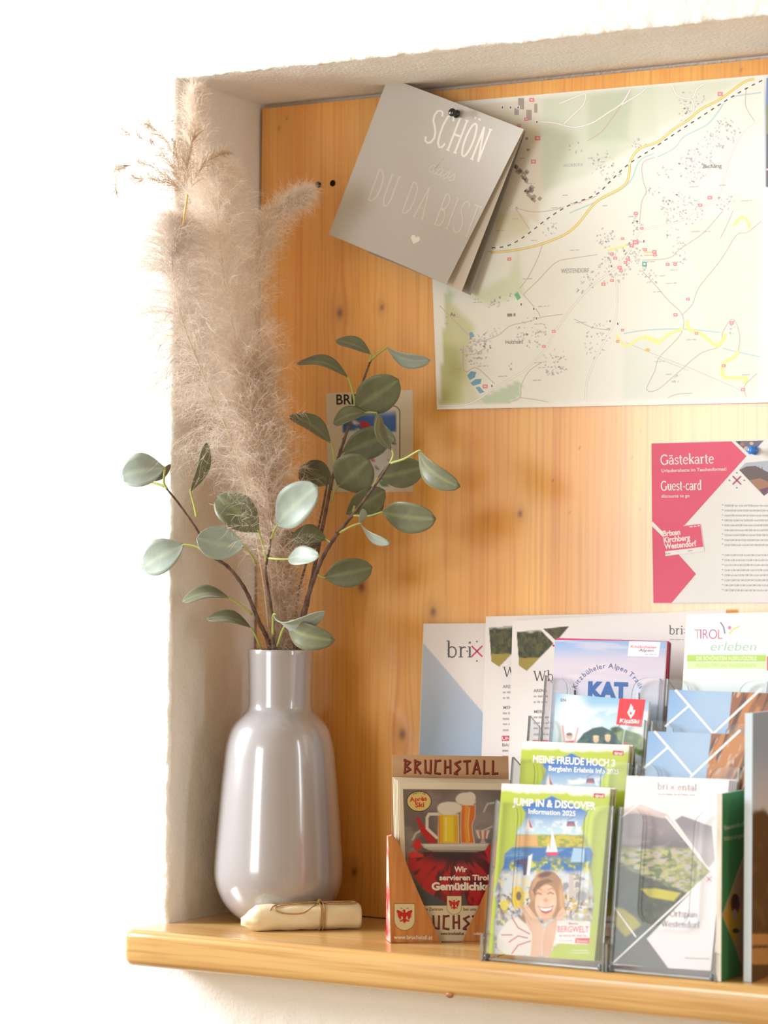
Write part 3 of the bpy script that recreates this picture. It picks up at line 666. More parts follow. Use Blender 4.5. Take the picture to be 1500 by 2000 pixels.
    S.poly(m3([(375, 1012), (390, 1000), (405, 1026), (390, 1038)]), (108, 190, 150)); S.poly(m3([(943, 866), (962, 866), (962, 888), (943, 888)]), (70, 170, 150))
    S.poly(m3([(948, 872), (957, 872), (957, 882), (948, 882)]), (240, 246, 244))
    rb = []; wb = []
    for x, y, r in ((452, 148, 11), (428, 234, 9), (478, 318, 12), (460, 422, 11), (396, 262, 8), (353, 855, 9), (248, 1420, 11), (507, 1242, 8), (550, 1175, 8), (1288, 122, 11), (1242, 582, 10), (1200, 615, 9), (914, 652, 9), (940, 718, 7), (912, 780, 12), (895, 795, 9), (955, 813, 8), (996, 822, 9), (998, 836, 8), (1055, 878, 8), (1088, 878, 8), (842, 892, 9), (848, 906, 8), (822, 850, 8), (880, 858, 8), (868, 870, 7), (770, 966, 9), (808, 950, 8),
                    (1145, 1032, 8), (1090, 1102, 9), (1184, 1184, 8), (1306, 1328, 8), (1340, 1138, 9), (1394, 1435, 9), (855, 1170, 7), (834, 1220, 7), (808, 832, 8), (855, 764, 7)):
        rb.append(m3([(x-r, y-r*.8), (x+r, y-r*.8), (x+r, y+r*.8), (x-r, y+r*.8)])); wb.append(m3([(x-r*.45, y-r*.3), (x+r*.45, y-r*.3), (x+r*.45, y+r*.3), (x-r*.45, y+r*.3)]))
    S.quads(rb, (236, 138, 150)); S.quads(wb, (250, 216, 214))
    for x, y in ((475, 246), (392, 182), (358, 182), (322, 182), (474, 1118), (406, 1056), (462, 1076), (800, 1130), (834, 1142), (278, 1418), (950, 776), (806, 886)):
        S.quads([m3([(x-7, y-8), (x+7, y-8), (x+7, y+8), (x-7, y+8)])], (250, 250, 250)); S.quads([m3([(x-3, y-5), (x+3, y-5), (x+3, y+5), (x-3, y+5)])], (96, 94, 104))
    S.ell(*m3([(966, 1258)])[0], 4, 3.4, (246, 196, 90))
    for t, x, y, c, w, ca in (('Bichling', 1215, 452, (128, 126, 134), 80, 18), ('WESTENDORF', 583, 918, (170, 168, 174), 124, 20), ('Holzham', 338, 1232, (120, 116, 118), 74, 18), ('Au', 92, 1108, (104, 96, 88), 22, 16)):
        (px, py), = m3([(x, y)]); S.text(t, px, py, ca*.44, c, width=w*.44, ang=-2)
    (px, py), = m3([(590, 446)]); S.greek(px, py, 38, 6, (206, 208, 208), 3, -3); (px, py), = m3([(345, 1110)]); S.greek(px, py, 16, 6, (140, 136, 134), 5, -3)
    for i in range(46):
        x = rnd.uniform(100, 1400); y = rnd.uniform(380, 1440); (px, py), = m3([(x, y)]); S.greek(px, py, rnd.uniform(10, 24), 1.6, (190, 188, 190), i, -3)
    # photograph on the right part of the sheet
    S.blend(S.mpoly([(1498, 152), (1669, 138), (1668, 362), (1497, 364)], .5), (120, 150, 196))
    S.poly([(1497.5, 153), (1669, 138), (1668, 200), (1497.5, 205)], (116, 148, 200)); S.poly([(1497.5, 205), (1668, 200), (1668, 262), (1497.5, 262)], (140, 150, 110)); S.poly([(1497.5, 262), (1668, 262), (1668, 364), (1497, 365)], (110, 106, 120))
    S.lines([[(1497, 331), (1540, 336), (1668, 345)]], 4, (226, 190, 190))
    o = S.build('town_map', M_MAP, None, .00025)
    tag(o, 'large pale green and white town map pinned on the wooden panel', 'map')
build_map()

# ------------------------------------------------------------------ push pins
def push_pin(x, y, Y, color, label, s=1.0):
    p = at(x, y, Y); t = thing('push_pin', p, label, 'push pin'); m = mat('pin_plastic', color, .22, .6)
    ax = nrm((CAM-p)*np.array([.25, 1, 0])+np.array([-.6, 0, .1])*.9); k = .001*s
    mb = MB(); mb.lathe([(.01*k, -1*k), (4.6*k, -1*k), (5.0*k, 0), (4.4*k, 1.2*k), (2.7*k, 2.2*k), (2.5*k, 6*k), (3.0*k, 7.4*k), (4.4*k, 8.4*k), (4.9*k, 9.6*k), (4.4*k, 10.8*k), (2.6*k, 11.6*k), (.01*k, 11.8*k)], p+ax*.002, ax, 24)
    mb.build('head', [m], t, True)
    mb = MB(); mb.tube([p+ax*.002, p-ax*.006], .0005, 8); mb.build('needle', [mat('pin_steel', (.6, .6, .6), .3, .5, Metallic=1.0)], t)

# ------------------------------------------------------------------ guest card flyer
def build_guest_card():
    S = Sheet((PANEL[0]-np.array([0, .0012, 0]), nrm((-.004, -1.0, .003))), [(1272, 866), (1730, 848), (1730, 1176), (1276, 1178)], 2, 2); S.fill((246, 246, 248))
    pink = (236, 100, 132)
    S.poly([(1272.3, 866.3), (1429, 862), (1458, 891), (1338, 1025), (1320, 1036), (1295, 1042), (1273.5, 1019)], pink)
    S.poly([(1273.7, 1028), (1299, 1053), (1330, 1088), (1359.5, 1121), (1312, 1177.3), (1276.2, 1177.6)], pink)
    S.lines([[(1273.5, 1020.5), (1296, 1043)]], 4, (252, 250, 250))
    wh = (252, 246, 246)
    S.strokes(SERIF, 'Gästekarte', 1290, 907.5, 26, wh, .83, -1.5, wmul=1.25); S.text('Urlaubsrabatte im Taschenformat!', 1292, 922.5, 6.2, wh, 127, -1.6, .012)
    S.strokes(SERIF, 'Guest-card', 1291, 958, 25, wh, .65, -1, wmul=1.25); S.text('discounts to go', 1292, 972, 6, wh, 55, -1, .012)
    S.poly([(1296, 1033), (1369, 1023.5), (1376, 1077), (1300, 1086)], (250, 248, 250)); S.poly([(1294, 1032), (1368, 1023.5), (1374, 1068), (1297.5, 1077)], pink)
    for i, (t, w) in enumerate((('Brixen', 34), ('Kirchberg', 52), ('Westendorf', 63))): S.text(t, 1295.5+i*1.3, 1047.5+i*12.6, 10.5, wh, w, -6, .03)
    S.greek(1347, 1030, 20, 2.5, wh, 4, -6); S.greek(1300, 1083, 10, 2, (190, 180, 190), 5, -6); S.greek(1344, 1077, 9, 2, (190, 180, 190), 6, -6)
    S.poly([(1436, 861.5), (1491, 860.5), (1464, 887.5)], (128, 124, 132))
    for x, y, r, c in ((1450, 868, 4, (190, 130, 120)), (1458, 876, 5, (220, 190, 170)), (1468, 866, 4, (226, 190, 190)), (1478, 868, 5, (120, 120, 160)), (1444, 864, 3, (90, 84, 90))): S.ell(x, y, r, r*.8, c)
    S.poly([(1444, 917), (1456, 904), (1500, 900), (1560, 902), (1560, 905), (1492, 968)], (190, 198, 216))
    S.poly([(1444, 918), (1458, 911), (1476, 910), (1500, 922), (1560, 920), (1492, 968)], (120, 108, 112)); S.poly([(1464, 938), (1484, 934), (1500, 940), (1530, 930), (1492, 967)], (176, 136, 112)); S.poly([(1484, 956), (1506, 950), (1492, 968)], (128, 92, 124))
    S.quads([[(1481, 920), (1482.5, 909), (1484, 920)], [(1487, 920), (1488.5, 909), (1490, 920)]], (110, 108, 116))
    xlogo(S, 1439, 938, 13, (200, 90, 140), (130, 130, 140))
    for i in range(9): S.ell(1411, 986+i*9.8-(2 if i > 5 else 0), .9, .9, (150, 150, 160), 8) if i != 5 else None; S.greek(1415, 989+i*9.6, 150, 3.6, (206, 206, 214), 40+i)
    for i in range(8): S.ell(1411, 1083+i*9.8, .9, .9, (160, 160, 168), 8); S.greek(1415, 1085.5+i*9.8, 150, 3.6, (214, 214, 220), 60+i)
    tag(S.build('guest_card_flyer', M_PAPER, None, .00025), 'pink and white guest card flyer pinned on the wooden panel below the map', 'flyer')
    push_pin(1475, 880.5, D-.002, (.03, .22, .75), 'blue push pin holding the pink and white flyer', 1.0)
build_guest_card()

# ------------------------------------------------------------------ small card behind the leaves
def build_small_card():
    S = Sheet(PANEL, [(637, 768), (806, 761.5), (806, 961), (640, 961)], 40, 48); S.fill((238, 226, 200))
    S.grad(800, (196, 200, 200), 815, (70, 110, 170), S.mpoly([(670, 803), (773, 801), (773, 950), (668, 952)], .6))
    S.blend(S.mpoly([(668, 846), (700, 838), (730, 850), (773, 842), (773, 950), (668, 952)], 1.5), (226, 222, 214))
    for x, y, r, c in ((712, 830, 12, (196, 60, 60)), (694, 826, 7, (220, 214, 214)), (728, 898, 5, (210, 70, 60)), (742, 882, 5, (50, 48, 50)), (768, 866, 5, (60, 56, 56)), (736, 914, 4, (60, 60, 60)), (760, 900, 4, (150, 150, 150)), (690, 945, 14, (40, 36, 34)), (750, 945, 10, (120, 150, 110))): S.blend(S.mell(x, y, r, r*.55, 20), c)
    S.text('BRIXEN', 657, 790, 19, (44, 40, 36), 84, -1, .02)
    S.lines([arcp(768, 806, 13, 13, -90, 0, 6)+[(781, 945)]], 1.6, (52, 46, 42))
    o = S.build('picture_card', M_MATTE, None, .0005); tag(o, 'small cream picture card on the wooden panel half hidden behind leaves', 'card')
build_small_card()

# ------------------------------------------------------------------ grey greeting card
def build_greeting_card():
    # flat frame of the card; the free right side bows away from the panel
    TL, TR, BR, BL = [at(758, 151, .150), at(1030, 254, .172), at(887, 556, .166), at(642, 458, .160)]
    n0 = np.cross(TR-TL, BL-TL); pl = ((TL+TR+BR+BL)/4, nrm(n0))
    q = [(758, 151), (1031, 254), (886, 557), (642, 458)]
    t = thing('greeting_card', at(892, 222, .17), 'grey folded greeting card with white lettering pinned askew over the map corner', 'greeting card')
    def bend(u, v): return .024*np.clip(u, 0, 1)**2.4*(.55+.45*v)-.004*np.sin(np.pi*u)*(1-v)
    S = Sheet(pl, q, 44, 40, bend); S.fill((194, 190, 186))
    wh = (236, 232, 224)
    S.strokes(THIN, 'SCHÖN', 826, 276, 68, wh, .78, 20, .0, 1.0, .06)
    S.strokes(SCRIPT, 'dass', 834, 335, 36, (214, 208, 198), .95, 21, .12, 1.1)
    S.strokes(THIN, 'DU DA BIST', 716, 390, 64, (214, 208, 200), .80, 19.5, .0, .75, .10)
    a = R(20); hp = []
    for i in range(40):
        w = 2*math.pi*i/40; x = 16*math.sin(w)**3*.62; y = -(13*math.cos(w)-5*math.cos(2*w)-2*math.cos(3*w)-math.cos(4*w))*.62
        hp.append((815+x*math.cos(a)-y*math.sin(a), 468+x*math.sin(a)+y*math.cos(a)))
    S.poly(hp, wh)
    S.build('front_cover', M_GLOSSC, t, .0004, (205, 198, 188))
    # inner leaf turned up along the free edge, and the back leaf
    S2 = Sheet((pl[0]-S.n*.0035, pl[1]), [(758, 151), (1031, 256), (914, 570), (700, 482)], 30, 30, lambda u, v: .020*np.clip(u, 0, 1)**2.4*(.55+.45*v)-.004*np.sin(np.pi*u)*(1-v)); S2.fill((236, 226, 212))
    S2.build('inner_leaf', M_MATTE, t, .0004, (190, 182, 172))
    S3 = Sheet((pl[0]-S.n*.013, pl[1]), [(758, 151), (1032, 258), (930, 577), (720, 494)], 30, 30, lambda u, v: .018*np.clip(u, 0, 1)**2.4*(.55+.45*v)-.004*np.sin(np.pi*u)*(1-v)); S3.fill((176, 170, 162))
    S3.build('back_cover', M_MATTE, t, .0004, (160, 154, 146))
    p = S.pt(893, 222, 0)
    push_pin(893, 223, float(p[1])-.002, (.008, .008, .01), 'black push pin stuck through the grey greeting card', 1.05)
M_GLOSSC = mat_attr('satin_grey_card', .45, .3, 0, .95)
build_greeting_card()

# ------------------------------------------------------------------ sheets leaning on the back panel
def photo_noise(S, m, c1, c2, sx, sy, seed): S.blend(m, c1); S.blend(m*sstep(.42, .62, S.ns(sx, sy, seed)), c2)
def build_sheets():
    # sheet with the pale blue diagonal
    pl = plane_lean(.150, 0.001, 5)
    S = Sheet(pl, [(827, 1218), (1095, 1216), (1095, 1812), (806, 1812)], 150, 220); S.fill((246, 240, 240))
    S.grad(1260, (198, 206, 224), 1480, (176, 198, 226), S.mpoly([(827, 1256), (945, 1394), (1095, 1566), (1095, 1812), (806, 1812)], .6))
    S.blend(S.mpoly([(806, 1440), (950, 1470), (950, 1812), (806, 1812)], 40)*.4*S.ns(40, 14, 8), (150, 184, 220))
    S.strokes(SERIF, 'bri', 871, 1284, 42, (98, 92, 100), 1.0)
    xlogo(S, 931.5, 1272, 17)
    tag(S.build('flyer', M_PAPER, None, .0003), 'white flyer with a pale blue diagonal and a pink cross beside the letters', 'flyer')
    forest, meadow = (72, 78, 48), (168, 150, 66)
    def front(name, q, Y0, dx, label, wt):
        S = Sheet(plane_lean(Y0, .001, 5), q, 240, 330); S.fill((245, 240, 240)); x0, y0 = q[0]
        P = [(x0+dx+0, y0+22), (x0+dx+46, y0+18), (x0+dx+72, y0+45), (x0+dx+20, y0+98), (x0+dx+5, y0+88)]
        T = S.mpoly(P, .6); photo_noise(S, T, forest, (96, 92, 52), 7, 7, 3); S.blend(T*sstep(.5, .7, S.ns(5, 9, 11)), (52, 58, 38)); S.blend(T*sstep(y0+72, y0+76, S.PY+3*S.ns(9, 9, 2)), meadow)
        S.blend(T*sstep(y0+30, y0+22, S.PY+10*S.ns(14, 20, 5)), (230, 220, 210))
        S.blend(S.mell(x0+dx+16, y0+72, 5, 1.6, 0, .8), (70, 56, 40))
        T2 = S.mpoly([(x0+dx+52, y0+16), (x0+dx+103, y0+11), (x0+dx+78, y0+40)], .6); photo_noise(S, T2, (78, 74, 52), (104, 92, 66), 6, 6, 6)
        if wt: S.strokes(SERIF, wt, x0+dx+34-(7 if wt == 'W' else 2), y0+118, 27, (84, 76, 78), 1.0)
        xl = x0+dx+34-(8 if wt == 'W' else 2)
        S.text('ARENA', xl+1, y0+140, 6.2, (130, 126, 130), 27, 0, .01); S.text('MERC', xl+2, y0+181, 6.2, (140, 136, 140), 22, 0, .01)
        for i, yy in enumerate((150, 161, 191, 202, 212, 224)): S.greek(xl+1, y0+yy, 30, 4.2, (186, 182, 186), i+90)
        S.rect(xl-1, y0+233, xl+60, y0+243, (214, 70, 100)); S.text('UNSER', xl, y0+241, 6, (250, 240, 240), 34, 0, .01)
        S.text('BADEZ', xl, y0+254, 6, (130, 126, 130), 32, 0, .01); S.greek(xl, y0+264, 36, 4, (170, 166, 170), 77); S.greek(xl, y0+275, 36, 4, (170, 166, 170), 78)
        return S
    S = front('flyer', [(949, 1204), (1290, 1196), (1290, 1812), (930, 1812)], .143, 6, '', 'W')
    tag(S.build('flyer', M_PAPER, None, .0003), 'white flyer with forest picture, half covered by the wide like flyer in front', 'flyer')
    S = front('flyer', [(1001, 1212), (1418, 1190), (1418, 1812), (985, 1812)], .136, 8, '', 'Wh')
    S.strokes(SERIF, 'bri', 1306, 1239, 23, (110, 106, 116), 1.0); S.ell(1332, 1232, 1.1, 1.1, (190, 120, 150), 8); S.ell(1336, 1229, 1, 1, (190, 120, 150), 8); S.ell(1336, 1236, 1, 1, (190, 120, 150), 8)
    S.greek(1308, 1250, 27, 2.4, (196, 192, 200), 9); S.ell(1081, 1261, 2, 2.2, (214, 70, 110), 10)
    tag(S.build('flyer', M_PAPER, None, .0003), 'wide white flyer with a pointed forest picture rising behind the brochure rack', 'flyer')
build_sheets()

# ------------------------------------------------------------------ clear tiered brochure racks
M_ACR = mat('clear_acrylic', (.95, .97, .97), .04, .5)
_nt = M_ACR.node_tree; _nt.nodes.remove(bsdf(M_ACR))
_tr = N(M_ACR, 'ShaderNodeBsdfTransparent'); _tr.inputs[0].default_value = (.992, .996, .996, 1)
_gl = N(M_ACR, 'ShaderNodeBsdfGlossy'); _gl.inputs['Roughness'].default_value = .05
_fr = N(M_ACR, 'ShaderNodeFresnel'); _fr.inputs['IOR'].default_value = 1.4
_ms = N(M_ACR, 'ShaderNodeMixShader'); _mu = N(M_ACR, 'ShaderNodeMath', operation='MULTIPLY'); _mu.inputs[1].default_value = .28; L(M_ACR, _fr.outputs[0], _mu.inputs[0]); L(M_ACR, _mu.outputs[0], _ms.inputs[0]); L(M_ACR, _tr.outputs[0], _ms.inputs[1]); L(M_ACR, _gl.outputs[0], _ms.inputs[2])
L(M_ACR, _ms.outputs[0], M_ACR.node_tree.nodes['Material Output'].inputs[0])
M_ACE = mat('acrylic_edge', (.26, .29, .29), .12, .6); bsdf(M_ACE).inputs['Transmission Weight'].default_value = .35; bsdf(M_ACE).inputs['Coat Weight'].default_value = .6

LEAN = 8.5; SD, SZ = .042, .0455      # pocket lean, step back, step up
def pocket_plane(i, Y0=-.0585, dz=.007): return plane_lean(Y0+SD*i, dz+SZ*i, LEAN)
def build_rack(xl, xr, label, Yf=-.0655):
    t = thing('brochure_rack', ((xl+xr)/2, 0.02, 0), label, 'brochure rack')
    a = R(LEAN); up = np.array([0, math.sin(a), math.cos(a)]); n = np.array([0, -math.cos(a), math.sin(a)]); ex = np.array([1.0, 0, 0])
    dep = .030; w = xr-xl; hf = .178
    for i in range(4):
        O = np.array([xl, Yf+SD*i, .0015+SZ*i]); mb = MB(); k = .0022
        # front wall with the rounded U cut-out
        r = .016; m0, m1, bt = .030, w-.034, .053
        out = [(0, 0), (w, 0), (w, hf)]+[(m1+r-r*math.sin(R(q)), hf-r+r*math.cos(R(q))) for q in (0, 30, 60, 90)]
        out += [(m1-r+r*math.cos(R(q)), bt+r-r*math.sin(R(q))) for q in (0, 30, 60, 90)]+[(m0+r-r*math.sin(R(q)), bt+r-r*math.cos(R(q))) for q in (0, 30, 60, 90)]
        out += [(m0-r+r*math.sin(R(q)), hf-r+r*math.cos(R(q))) for q in (90, 60, 30, 0)]+[(0, hf)]
        mb.prism([O+ex*p+up*q for p, q in out], -n*k, 0, 1)
        bw = .17
        mb.prism([O-n*dep+ex*p+up*q for p, q in ((0, 0), (w, 0), (w, bw), (0, bw))], -n*k, 0, 1)
        mb.prism([O-n*k+ex*p-n*q for p, q in ((0, 0), (w, 0), (w, dep-k), (0, dep-k))], up*k, 0, 1)
        for x in (0, w-k):
            mb.prism([O+ex*x-n*k, O+ex*x-n*dep, O+ex*x-n*dep+up*hf*.94, O+ex*x-n*k+up*hf], ex*k, 0, 1)
        mb.build('pocket', [M_ACR, M_ACE], t)
    # stepped side plates that carry the pockets
    for x in (xl-.0026, xr+.0002):
        poly = [(Yf-.002, .0)]
        for i in range(4): poly += [(Yf+SD*i-.001, .030+SZ*i), (Yf+SD*(i+1)-.001, .030+SZ*i+.004)]
        poly += [(Yf+SD*4-.004, 0)]
        mb = MB(); mb.prism([np.array([x, y, z]) for y, z in poly], np.array([.0024, 0, 0]), 0, 1); mb.build('side_plate', [M_ACR, M_ACE], t)
    for x in (xl+.003, xr-.003):
        mb = MB(); mb.lathe([(.0001, 0), (.0034, 0), (.0036, .0006), (.0036, .0066), (.003, .0072), (.0001, .0072)], (x, Yf+.004, .0), (0, 0, 1), 16); mb.build('foot', [mat('rack_foot_grey', (.07, .08, .09), .2, .6)], t, True)
p = atz(944, 1876, .0); XA = float(p[0]); p = hit((np.array([0, -.0655, 0]), np.array([0, -1.0, 0])), 1176, 1893); XB = float(p[0])
XC = float(hit((np.array([0, -.0655, 0]), np.array([0, -1.0, 0])), 1187, 1893)[0]); XD = float(hit((np.array([0, -.0655, 0]), np.array([0, -1.0, 0])), 1395, 1906)[0])
build_rack(XA, XB, 'left clear plastic four tier rack holding the lime green brochures')
build_rack(XC, XD, 'right clear plastic four tier rack holding the mountain valley brochures')

def brochure(S, i, label, cat='brochure', thick=.004, m=None, copies=(), name='brochure'):
    """cover sheet plus page block; copies are stacked behind it along the sheet normal"""
    base = (S.C[2]+S.C[3])/2; t = thing(name, base, label, cat); S.build('cover', m or M_GLOSS, t, .0004); S.pages(t, .0004, thick)
    for j, (lab, grp) in enumerate(copies):
        if grp: t['group'] = t.get('group', grp)
        copy_thing(t, base-S.n*(thick+.0007)*(j+1)+np.array([.0016*(j+1), 0, .0005*(j+1)]), lab, grp)
    if copies:
        if 'group' in t: pass
    return t

LIME = (190, 208, 52)
def lime_cover(S, ox, oy, k, title, sub):
    """the lime green cover; (ox, oy) top left corner in the photo, k scale"""
    f = lambda x, y: (ox+(x-980)*k, oy+(y-1530)*k)
    g = lambda pts: [f(*p) for p in pts]
    X, Y = S.PX, S.PY
    S.fill(LIME)
    x0, y0 = f(980, 1530); ye = f(0, 1541)[1]
    S.blend(sstep(ye+6*k, ye-2*k, Y-(X-ox)*.04-7*k*fbm(X/(14*k), Y*0, 5, 3)+1*k), (250, 250, 242))
    S.blend(S.mpoly(g([(1186, 1545), (1193, 1540), (1162, 1876), (1148, 1876)]), 3)*.35, (168, 188, 40))
    # the picture area with a cloudy outline
    pic = g([(1060, 1563), (1078, 1555), (1100, 1566), (1124, 1574), (1140, 1582), (1148, 1588), (1138, 1605), (1134, 1618), (1146, 1640), (1158, 1668), (1152, 1700), (1158, 1730), (1160, 1760), (1155, 1800), (1145, 1810), (1080, 1850), (1070, 1872), (965, 1868), (966, 1800), (972, 1770), (966, 1745), (974, 1715), (984, 1690), (986, 1668), (1006, 1650), (1010, 1626), (1022, 1606), (1028, 1588), (1020, 1576), (1036, 1570)])
    P = S.mpoly(pic, 2.2*k)
    S.blend(P, (90, 156, 220)); yy = lambda y: f(0, y)[1]
    S.grad(yy(1570), (46, 112, 200), yy(1630), (196, 226, 242), P)
    S.blend(P*sstep(.5, .75, S.ns(16*k, 10*k, 4))*sstep(yy(1596), yy(1612), Y)*sstep(yy(1640), yy(1625), Y), (250, 250, 252))
    land = P*sstep(yy(1630), yy(1634), Y+3*k*S.ns(20*k, 9, 3)); photo_noise(S, land, (150, 160, 60), (206, 190, 60), 9*k, 5*k, 9)
    S.blend(S.mpoly(g([(1008, 1632), (1046, 1630), (1052, 1652), (1008, 1654)]), 2*k)*P, (226, 172, 108))
    lake = P*sstep(yy(1653), yy(1657), Y); S.blend(lake, (48, 110, 184)); S.blend(lake*sstep(.5, .8, S.ns(26*k, 4*k, 14)), (110, 160, 210))
    low = P*sstep(yy(1668), yy(1690), Y+14*k*S.ns(18*k, 30, 8)-6*k)
    photo_noise(S, low*sstep(.45, .6, S.ns(13*k, 13*k, 21)), (128, 146, 60), (206, 204, 90), 6*k, 6*k, 23)
    snow = P*sstep(yy(1700), yy(1716), Y+10*k*S.ns(15*k, 15, 31)); S.blend(snow, (214, 220, 228)); S.blend(snow*sstep(.5, .66, S.ns(12*k, 12*k, 33)), (150, 150, 164)); S.blend(snow*sstep(.56, .7, S.ns(8*k, 8*k, 37)), (236, 222, 160))
    crowd = P*sstep(yy(1742), yy(1750), Y)*sstep(yy(1812), yy(1770), Y); S.blend(crowd*sstep(.46, .6, S.ns(5*k, 8*k, 41)), (112, 92, 84)); S.blend(crowd*sstep(.55, .66, S.ns(7*k, 6*k, 43)), (206, 176, 70)); S.blend(crowd*sstep(.58, .7, S.ns(5*k, 5*k, 47)), (236, 226, 216))
    def e(x, y, rx, ry, c, rot=0, so=1.2): S.blend(S.mell(*f(x, y), rx*k, ry*k, rot, so*k), c)
    def p(pts, c, so=1.0): S.blend(S.mpoly(g(pts), so*k), c)
    # sails, gondola, chair lift, slide
    p([(1078, 1618), (1074, 1664), (1089, 1664)], (250, 248, 246)); p([(1071, 1648), (1066, 1664), (1076, 1664)], (244, 240, 240)); p([(1066, 1665), (1091, 1665), (1088, 1671), (1070, 1671)], (222, 60, 96))
    p([(1032, 1596), (1026, 1619), (1036, 1620)], (246, 244, 244)); p([(1032, 1598), (1035, 1616), (1040, 1617)], (206, 40, 60)); p([(1024, 1620), (1044, 1620), (1040, 1624), (1028, 1624)], (240, 236, 236))
    p([(1108, 1604), (1122, 1604), (1124, 1614), (1106, 1614)], (96, 110, 150)); e(1115, 1611, 5, 2.4, (226, 80, 80)); S.blend(S.mline(g([(1108, 1602), (1120, 1596)]), 1.2*k), (90, 110, 150))
    p([(1120, 1656), (1142, 1658), (1140, 1684), (1114, 1684)], (170, 206, 238)); p([(1112, 1684), (1138, 1684), (1138, 1692), (1114, 1690)], (90, 120, 130))
    p([(1006, 1680), (1030, 1676), (1032, 1708), (1022, 1710), (1022, 1690), (1008, 1688)], (70, 60, 112)); p([(1032, 1672), (1040, 1668), (1034, 1710), (1028, 1710)], (244, 244, 246))
    e(1012, 1752, 12, 22, (236, 206, 60)); e(1013, 1750, 5, 9, (120, 96, 50)); e(985, 1768, 8, 10, (236, 214, 80)); e(1136, 1746, 16, 14, (196, 192, 190)); e(1136, 1750, 11, 10, (150, 150, 150)); p([(1112, 1708), (1120, 1708), (1122, 1750), (1110, 1752)], (206, 190, 186))
    # child with the chin in both hands
    hair, skin = (172, 130, 96), (238, 194, 166)
    p([(1036, 1760), (1032, 1742), (1038, 1722), (1052, 1706), (1068, 1700), (1084, 1704), (1096, 1718), (1100, 1740), (1104, 1770), (1098, 1790), (1086, 1796), (1036, 1790), (1020, 1812), (1012, 1800)], hair, 1.6)
    e(1046, 1730, 6, 26, (200, 156, 112), 12, 3); e(1097, 1756, 5, 26, (214, 166, 124), -4, 3); e(1064, 1708, 14, 5, (106, 72, 56), -14, 2.5)
    p([(990, 1800), (1010, 1790), (1040, 1816), (1070, 1812), (1096, 1822), (1082, 1850), (1072, 1866), (990, 1866), (970, 1850), (972, 1826)], (246, 238, 232), 2)
    for q in ([(1000, 1792), (1012, 1812), (1034, 1824)], [(980, 1826), (1000, 1826)], [(1000, 1862), (1012, 1846), (1036, 1838)], [(994, 1840), (1012, 1828), (1030, 1832)], [(1058, 1846), (1082, 1850)]): S.blend(S.mline(g(q), 2.0*k, .8*k), (206, 70, 90))
    e(1066, 1762, 21, 34, skin, 6, 1.6); p([(1054, 1780), (1062, 1800), (1076, 1796), (1084, 1776)], (232, 178, 148), 3)
    e(1058, 1742, 16, 5, (232, 178, 146), 0, 3); e(1058, 1766, 7, 5, (246, 206, 182), 0, 3); e(1079, 1766, 6, 5, (246, 206, 182), 0, 3)
    p([(1040, 1738), (1050, 1722), (1070, 1716), (1082, 1722), (1064, 1726), (1050, 1736), (1044, 1750)], (136, 94, 66), 1.6)
    for ex_ in (1052, 1076): S.blend(S.mline(g([(ex_-6, 1747-(ex_-1052)*.04), (ex_-1, 1744-(ex_-1052)*.04), (ex_+5, 1747-(ex_-1052)*.04)]), 2.4*k, .9*k), (150, 96, 70)); S.blend(S.mline(g([(ex_-6, 1738), (ex_+1, 1735), (ex_+6, 1738)]), 1.5*k, 1*k), (160, 112, 84))
    e(1066, 1757, 4, 3, (226, 160, 130), 0, 1.6); S.blend(S.mline(g([(1062, 1759), (1066, 1761), (1070, 1759)]), 1.2*k, .7*k), (196, 120, 96))
    p([(1051, 1770), (1061, 1773.5), (1073, 1772.5), (1081, 1768.5), (1077, 1780), (1067, 1785), (1058, 1782)], (172, 84, 84), 1); p([(1053, 1771.5), (1062, 1774.5), (1073, 1773.5), (1079, 1771), (1076, 1777), (1066, 1780), (1058, 1778)], (250, 246, 244), .8); S.blend(S.mline(g([(1050, 1769.5), (1061, 1773.5), (1073, 1772.5), (1082, 1768)]), 1.2*k, .6*k), (190, 96, 90))
    # hands and forearms: fingers along both cheeks
    p([(1040, 1822), (1062, 1812), (1060, 1834), (1058, 1868), (1036, 1868), (1038, 1846)], skin, 1.4); p([(1062, 1824), (1086, 1800), (1084, 1830), (1074, 1868), (1060, 1868)], (232, 182, 150), 1.4)
    p([(1018, 1770), (1030, 1768), (1042, 1784), (1056, 1802), (1062, 1820), (1044, 1832), (1030, 1808)], (240, 196, 168), 1.2); p([(1100, 1772), (1104, 1780), (1094, 1806), (1080, 1826), (1062, 1822), (1066, 1808), (1084, 1796), (1092, 1780)], (236, 188, 158), 1.2)
    for q in ([(1022, 1772), (1038, 1796)], [(1027, 1770), (1044, 1790)], [(1020, 1782), (1036, 1806)], [(1098, 1782), (1082, 1802)], [(1101, 1790), (1084, 1812)], [(1062, 1826), (1060, 1864)]): S.blend(S.mline(g(q), 1.1*k, .7*k), (206, 150, 124))
    # labels
    S.poly(g([(1088, 1798), (1153, 1799), (1152, 1832), (1150, 1844), (1122, 1844), (1086, 1842)]), (250, 244, 244))
    S.text('BERGWELT', *f(1089, 1820), 11.5*k, (222, 70, 92), 61*k, 1, .01); S.text('Meine', *f(1111, 1806), 4.5*k, (216, 90, 110), 18*k, 0, .01); S.greek(*f(1092, 1829), 56*k, 3*k, (226, 170, 180), 3); S.greek(*f(1092, 1838), 26*k, 2.4*k, (232, 200, 206), 4)
    S.poly(g([(1124, 1832), (1152, 1832), (1151, 1843), (1123, 1842)]), (226, 74, 78)); S.text('Brixen', *f(1127, 1840.5), 5*k, (250, 230, 230), 21*k, 0, .01)
    S.greek(*f(1112, 1862), 40*k, 2.6*k, (226, 232, 190), 7); S.greek(*f(1116, 1857), 34*k, 2.4*k, (226, 232, 190), 8)
